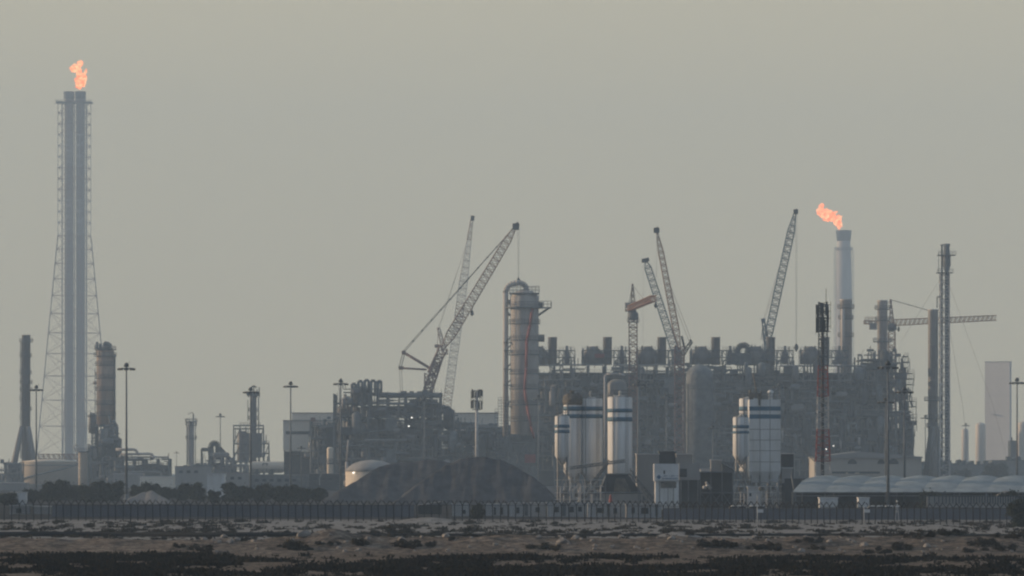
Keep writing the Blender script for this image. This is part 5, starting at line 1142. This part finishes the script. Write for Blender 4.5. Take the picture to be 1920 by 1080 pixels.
# tilted white board seen left of the bush
t = thing('pitched_hut', 'low hut with a sloping pale roof behind the fence, left of the dark bush', 'hut', (X(800, 640), 640, 0)); d = 640; m = MB(); m.bx(X(784, d), X(828, d), d, d + 4, 0, 1.4); m.build('wall', M['dark'], t)
m = MB(); n = len(m.v); m.v += [(X(778, d), d - .3, 1.35), (X(830, d), d - .3, 2.0), (X(830, d), d + 4.2, 2.0), (X(778, d), d + 4.2, 1.35)]; m.v += [(a, b_, c - .1) for a, b_, c in m.v]
for f in ((0, 1, 2, 3), (7, 6, 5, 4), (0, 4, 5, 1), (1, 5, 6, 2), (2, 6, 7, 3), (3, 7, 4, 0)): m.face(f)
m.build('roof', M['conc'], t)
# parked cars behind the fence on the right
def car(label, px, d, mat):
    x = X(px, d); t = thing('parked_car', label, 'car', (x, d, 0), 'cars parked behind the fence'); t.scale = (1.1, 1.1, 1.26)
    m = MB(); L = 4.4; sec = [(-2.2, .75), (-2.1, .95), (-1.2, 1.02), (-.6, 1.45), (.9, 1.48), (1.55, 1.05), (2.1, .98), (2.2, .7), (2.2, .35), (-2.2, .35)]
    k = len(sec); m.v += [(x + a, d, z) for a, z in sec] + [(x + a, d + 1.75, z) for a, z in sec]; m.face(range(k)[::-1]); m.face([k + i for i in range(k)])
    for i in range(k): j = (i + 1) % k; m.face((i, j, k + j, k + i))
    m.build('body', mat, t)
    for a, b_ in ((-.9, .1), (.2, 1.1)):
        MB().bx(x + a, x + b_, d - .02, d + .1, 1.05, 1.36).build('window', M['glass'], t)
    for wx in (-1.35, 1.35):
        for wy in (.05, 1.7): w_ = MB().bar((x + wx, d + wy - .12, .33), (x + wx, d + wy + .12, .33), .33, 16).build('wheel', M['rubber'], t)
    return t
for px, lab, mt in ((1382, 'white car parked behind the fence below the far short silo', 'whitec'), (1418, 'white car parked behind the fence by the white booth', 'whitec'), (1510, 'dark car parked behind the fence near the antenna tower foot', 'dark'), (1642, 'pale car parked behind the fence by the second sign', 'whitec'), (1672, 'white car parked behind the fence near the white stand', 'whitec')):
    car(lab, px, 584 - (px - 1380) * .01, M[mt])
for px, lab in ((1425, 'small white notice board on a post at the fence below the far silos'), (1625, 'small white notice board on a post at the fence below the canopy')):
    d = 517; t = thing('fence_sign', lab, 'sign', (X(px, d), d, 0), 'white notice boards at the fence'); x = X(px - 5, d)
    MB().bar((x, d, 0), (x, d, 2.3), .05, 8).build('post', M['rwhite'], t); MB().bx(x, x + px2m(11, d), d - .06, d - .02 + .04, Z(961, d), Z(955, d)).build('board', M['whitec'], t)
d = 515; t = thing('marker_stand', 'small white pointed stand behind the fence, near the pale car', 'marker', (X(1682, 560), 560, 0)); x = X(1682, 560); m = MB()
for s_ in (-1, 1): m.bar((x + s_ * .25, 560, 0), (x, 560.0, 2.5), .06)
m.box(x, 560, 1.9, .42, .12, .4); m.bar((x, 560, 2.5), (x, 560, 2.7), .12, 8); m.bx(x - .22, x + .22, 559.9, 560.1, 1.2, 1.3); m.build('frame', M['whitec'], t)

# ================================================================== FENCES
def fence(label, pa, pb, da, db, sp):
    xa, xb = X(pa, da), X(pb, db); A = Vector((xa, da, 0)); B = Vector((xb, db, 0)); L = (B - A).length; n = int(L / sp); dv = (B - A).normalized()
    t = thing('perimeter_fence', label, 'fence', (xa, da, 0)); perp = Vector((-dv.y, dv.x, 0)); proto = None
    for i in range(n + 1):
        c = A + dv * (L * i / n)
        if proto is None:
            m = MB(); m.bar(A, A + Vector((0, 0, 2.15)), .065, 6)
            for s_ in (-1, 1): m.bar(A + Vector((0, 0, 2.12)), A + dv * (s_ * .39) + perp * (s_ * .12) + Vector((0, 0, 2.70)), .062, 5)
            proto = m.build('fence_post', M['rubber'], t); o = proto
        else: o = proto.copy(); COL.objects.link(o); o.parent = t
        o.location = c - A; rs = random.Random(i * 7 + int(pa)); o.rotation_euler = (rs.uniform(-.03, .03), rs.uniform(-.035, .035), rs.uniform(-.25, .25)); o.scale = (1, 1, rs.uniform(.96, 1.04))
    m = MB(); z = .12
    while z < 2.1: m.bar(A + Vector((0, 0, z)), B + Vector((0, 0, z)), .011, 3, cap=False); z += .10
    q = 0.0
    while q < L: c = A + dv * q; m.bar(c, c + Vector((0, 0, 2.08)), .008, 3, cap=False); q += .14
    m.build('wire_mesh', M['rubber'], t)
    m = MB()
    for s_ in (-1, 1):
        for h in (.45, .75, 1.0): o_ = perp * (s_ * .12 * h) + Vector((0, 0, 2.12 + .54 * h)) ; m.bar(A + o_, B + o_, .008, 3, cap=False)
    m.bar(A + Vector((0, 0, 2.1)), B + Vector((0, 0, 2.1)), .03, 4); m.build('barbed_wire', M['rubber'], t)
    return t
fence('long forked post chain link fence before the bushes and gravel piles', -20, 1096, 566, 556, 1.0)
fence('nearer run of forked post chain link fence, before the cement plant and the canopy', 1097, 2040, 552, 512, .90)

# ================================================================== TREES AND BUSHES
def make_tree(seed, h, wd, n=9, leaf=.22, per=420):
    g = random.Random(seed); cs, rs = [], []
    for k in range(n):
        a = g.uniform(0, 6.28); rr_ = g.uniform(0, wd * .36); cs.append((rr_ * math.cos(a) * 1.15, rr_ * math.sin(a) * .8, h * (.12 + .68 * ((k + g.random()) / n)) )); rs.append(g.uniform(.14, .26) * wd)
    V, F = leaf_cloud(cs, rs, [per] * n, leaf, seed, .8); crown = np_mesh('crown', V, F, M['leaf'])
    tm = MB(); tm.bar((0, 0, -.1), (.1, 0, h * .45), h * .035, 7, h * .022)
    for c in cs[:6]: tm.bar((.08, 0, h * .3), c, h * .016, 5, h * .006)
    me = bpy.data.meshes.new('trunk'); me.from_pydata(tm.v, [], tm.f); me.materials.append(M['bark']); return crown, me
protos = [make_tree(31 + k, h, wd, n) for k, (h, wd, n) in enumerate(((4.6, 5.8, 15), (5.2, 5.0, 15), (3.8, 6.8, 16), (4.2, 4.6, 13)))]
def tree(label, px, d, k, s_, group, rz=0.0, name='tree', cat='tree'):
    t = thing(name, label, cat, (X(px, d), d, 0), group); t.rotation_euler.z = rz; t.scale = (s_, s_, s_)
    for me_, nm in zip(protos[k], ('crown', 'trunk')): o = bpy.data.objects.new(nm, me_); COL.objects.link(o); o.parent = t
    return t
GT = 'dark trees in the yard behind the fence'
TR = [(62, 1000, 2, .75, 'dark bushy tree just right of the white box container'), (88, 1020, 0, 1.0, 'round dark tree before the cream tank'), (112, 1030, 1, 1.05, 'taller dark tree before the middle of the cream tank'), (140, 1040, 2, .95, 'wide dark tree beneath the short orange lit vessel'),
 (168, 1000, 0, .85, 'dark tree left of the buff reactor column foot'), (192, 1020, 1, 1.0, 'dark tree below the buff reactor column'), (214, 1030, 3, 1.15, 'dark tree close to the tall floodlight mast'), (12, 900, 2, .7, 'low dark tree at the left edge above the fence'), (258, 1060, 3, .9, 'dark tree behind the small gravel mound'),
 (285, 1050, 0, .95, 'dark tree rising over the gravel mound'), (312, 1040, 2, .85, 'wide dark tree right of the gravel mound'), (342, 1040, 0, .9, 'dark tree before the long grey store'), (368, 1030, 3, 1.05, 'dark tree left of the tall white block'), (402, 960, 3, .72, 'small dark tree against the tall white block'),
 (432, 1000, 1, .95, 'dark tree right of the tall white block'), (455, 1010, 2, .95, 'wide dark tree left of the slim pale mast'), (490, 1010, 0, .9, 'dark tree right of the slim pale mast'), (518, 1000, 2, .95, 'wide dark tree under the cream horizontal tank'), (548, 1005, 1, .85, 'dark tree under the beige hall'), (575, 1000, 2, .85, 'dark tree before the low dim store'), (598, 1015, 0, .7, 'dark tree nearest the long gravel slope')]
for i, (px, dd, k, s_, lab) in enumerate(TR): tree(lab, px, dd * .87, k, s_ * .93, GT, i * 1.3)
tree('dark bush pressed against the fence between two site huts', 896, 583, 3, .52, None, .4, 'bush', 'bush')
tree('dark tree at the right end of the fence', 1917, 505, 1, .72, None, 1.0)
tree('dark bush growing before the blue canopy edge, over the barred wall', 1745, 690, 2, .85, None, .7, 'bush', 'bush')
tree('small dark bush at the end of the barred wall', 1888, 680, 3, .85, None, 2.0, 'bush', 'bush')
for i, (px, s_) in enumerate(((1715, 1.6), (1763, 1.8), (1802, 1.7), (1855, 2.2), (1880, 2.0))): tree(('far tree between buff chimney and process train', 'far tree beneath the lattice derrick', 'far tree beyond a small floodlight mast', 'far tree at the foot of the pale slab tower', 'far tree before the base of the pale slab tower')[i], px, 1850, i % 4, s_, 'far trees on the horizon', i)

# shrubs on and around the sandy bank
def make_shrub(seed, n=170):
    g = random.Random(seed); cs = [(g.gauss(0, .42), g.uniform(-.35, .35), g.uniform(.05, .34)) for _ in range(7)]; rs = [g.uniform(.10, .27) for _ in range(7)]
    V, F = leaf_cloud(cs, rs, [n] * 7, .05, seed, .8); return np_mesh('desert_shrub', V, F, M['bush'])
shr = [make_shrub(70 + k) for k in range(5)]
sp = [(300, 1012, 1.1), (345, 1003, 1.3), (118, 1003, .9), (92, 1003, .7), (258, 1003, .6), (336, 1027, 1.0), (375, 1033, 1.3), (390, 1036, .9), (455, 1015, .9), (470, 1012, .8), (545, 1027, 1.8), (560, 1030, 1.4), (570, 1033, 1.0), (600, 1022, .8), (628, 1022, .9), (426, 1001, 1.5), (516, 1003, .9), (536, 1001, 1.0), (545, 1002, .8), (668, 1018, 1.1), (676, 1022, 1.3), (762, 1025, 1.5), (768, 1028, 1.1), (806, 1024, 1.1), (740, 1000, 2.0), (760, 1000, 1.6), (852, 1013, .8), (883, 1006, .8), (1034, 1001, .9), (1100, 1002, 1.2), (1010, 1030, 1.4), (1035, 1032, 1.2), (1290, 1003, 1.2), (1328, 1025, 1.6), (1338, 1026, 1.2), (1366, 1025, 1.5), (1418, 1030, 1.1), (1445, 1031, 1.6), (1452, 1030, 1.2), (1523, 1018, 1.1), (1530, 1030, 1.1), (1585, 1006, .9), (1650, 1038, 1.5), (1668, 1005, 1.2), (1690, 1030, 1.4), (1695, 1032, 1.2), (1712, 1010, 1.5), (1742, 1006, 1.4), (1780, 1005, 1.6), (1798, 1004, 1.5), (1815, 1036, 1.1), (1843, 1024, 1.6), (1850, 1022, 1.2), (1866, 1008, 1.0), (1880, 1032, 1.4), (1905, 1008, 1.4)]
RY = np.arange(240.0, 600.0, .5)
def ray_ground(px, py):
    hit = np.nonzero(ground_h((px - 960) * RY / FPX, RY) >= EYE + (HY - py) * RY / FPX)[0]
    return float(RY[hit[0]]) if len(hit) else 430.0
for i, (px, py, s_) in enumerate(sp):
    y = ray_ground(px, py); x = X(px, y); o = bpy.data.objects.new('desert_shrub', shr[i % 5]); COL.objects.link(o); o.location = (x, y, gh(x, y) - .05); s_ = s_ * .95; o.scale = (s_ * 1.25, s_, s_ * .95); o.rotation_euler.z = i * 2.1
    tag(o, 'low dark desert shrub rooted in the sandy bank or just behind it', 'shrub', 'desert shrubs on the sandy bank')
# rocks
def make_rock(seed):
    g = random.Random(seed); m = MB(); m.lathe(0, 0, [(.25, -.15), (.5, .0), (.46, .2), (.3, .38), (.08, .44)], 9); m.v = [(a * g.uniform(.75, 1.2), b_ * g.uniform(.75, 1.2), c * g.uniform(.8, 1.2)) for a, b_, c in m.v]; me = bpy.data.meshes.new('rock'); me.from_pydata(m.v, [], m.f); me.materials.append(M['rock']); return me
rk = [make_rock(90 + k) for k in range(4)]
for i, (px, py, s_) in enumerate([(383, 1013, .7), (400, 1015, .6), (410, 1020, .7), (432, 1018, .9), (445, 1014, .8), (420, 1008, .9), (570, 1008, 1.4), (548, 1016, .7), (753, 1015, .9), (776, 1022, .7), (836, 1008, .8), (1057, 1018, .8), (1054, 1020, 1.2), (1080, 1012, .9), (1107, 997, .9), (1165, 1008, .8), (1220, 1003, .7), (1260, 1012, .9), (1415, 1008, .7), (1503, 1035, .8), (1620, 1025, .9), (1738, 1027, .8), (1600, 1018, .5), (690, 1012, .6), (1010, 1008, .6), (1555, 1016, .6)] + [(random.uniform(340, 1900), random.uniform(1006, 1036), random.uniform(.2, .55)) for _ in range(110)]):
    y = ray_ground(px, py); x = X(px, y); o = bpy.data.objects.new('rock', rk[i % 4]); COL.objects.link(o); o.location = (x, y, gh(x, y)); o.scale = (s_ * .9, s_ * .8, s_ * .8); o.rotation_euler.z = i * 1.7
    tag(o, 'pale broken rock lying on the sandy bank', 'rock', 'rocks on the sandy bank')
# black pipe along the far side of the bank
m = MB(); pts = []
for i in range(90):
    px = -30 + i * 22.5; y = 436 + 3 * math.sin(i * .21) - (4 if px < 640 else 0) * .5; x = X(px, y); pts.append((x, y, gh(x, y) + (.22 if px < 620 else .12)))
for a, b_ in zip(pts[:-1], pts[1:]): m.bar(a, b_, .26 if a[0] < X(620, 436) else .15, 6)
tag(m.build('water_pipeline', M['rubber'], None, pts[45]), 'black pipe lying along the ground just beyond the sandy bank', 'pipe')

# scrub cover
def scrub(xx, yy, sz, nq, seed):
    g = np.random.default_rng(seed); n = len(xx); zz = ground_h(xx, yy); V = []
    for k in range(nq):
        a = g.normal(size=(n, 3)); a[:, 2] = np.abs(a[:, 2]) * .9 + .15; a /= np.linalg.norm(a, axis=1)[:, None]; b_ = np.cross(a, g.normal(size=(n, 3))); b_ /= np.linalg.norm(b_, axis=1)[:, None]
        c = np.stack([xx, yy, zz], 1) + g.normal(size=(n, 3)) * np.array([.62, .55, 0]) * sz[:, None]
        tip = c + a * (sz * g.uniform(.6, 1.1, n))[:, None]; s2 = (sz * .17)[:, None]; V.append(np.stack([c - b_ * s2 * .6, c + b_ * s2 * .6, tip + b_ * s2, tip - b_ * s2], 1))
    return np.concatenate(V).reshape(-1, 3)
g = np.random.default_rng(5)
N = 30000; px = g.uniform(-220, 2140, N); yy = 236 + 118 * g.random(N) ** 1.1; xx = (px - 960) * yy / FPX
nz = vnoise(xx / 4.5, yy / 13, 1, 61, 3); nzb = vnoise(xx / 9, yy / 9, 1, 81, 3); fine = vnoise(xx / 1.2, yy / 4, 1, 91, 2)
edge = 331 + 26 * (nzb - .5) + np.where(xx < -13, 13 * sstep(-13, -20, xx), 0)
dens = sstep(0, 1, (nz - .44) / .10) * (.25 + .75 * (fine > .42)) * (1 - sstep(edge - 10, edge + 4, yy))
dens = np.maximum(dens, .05 * (yy < 340)); keep = g.random(N) < dens
V1 = scrub(xx[keep], yy[keep], g.uniform(.12, .42, keep.sum()), 16, 1)
N = 12700; px = g.uniform(-220, 2140, N); yy = g.uniform(374, 554, N); xx = (px - 960) * yy / FPX
nz = vnoise(xx / 5, yy / 22, 1, 62, 3) + .08; nz2 = vnoise(xx / .9, yy / 9, 1, 72, 2)
dens = np.clip((nz2 - .5) * 7, 0, 1) * np.clip((nz - .30) * 5, .10, 1); keep = g.random(N) < dens
V2 = scrub(xx[keep], yy[keep], g.uniform(.10, .36, keep.sum()) * (.75 + .5 * (nz[keep] > .55)), 22, 2)
for V, mt_, lab in ((V1, 'shrub', 'dark low scrub covering the nearest desert ground'), (V2, 'bush', 'grey scattered scrub on the pale flat between bank and fence')):
    sm_ = np_mesh('desert_scrub', V, np.arange(len(V)).reshape(-1, 4), M[mt_]); so_ = bpy.data.objects.new('desert_scrub', sm_); COL.objects.link(so_); tag(so_, lab, 'scrub', kind='stuff')

# ================================================================== HAZE
hm = bpy.data.materials.new('haze air'); hm.use_nodes = True; t = hm.node_tree; t.nodes.clear(); o = t.nodes.new('ShaderNodeOutputMaterial'); pv = t.nodes.new('ShaderNodeVolumePrincipled')
pv.inputs['Color'].default_value = (.57, .77, 1.0, 1); pv.inputs['Density'].default_value = 0.000245; pv.inputs['Anisotropy'].default_value = 0.0
t.links.new(pv.outputs[0], o.inputs['Volume'])
hz = MB().bx(-2600, 2600, -200, 4700, -1.5, 405).build('haze', hm); tag(hz, 'pale even haze filling the air over the desert and plant', 'haze', kind='stuff')
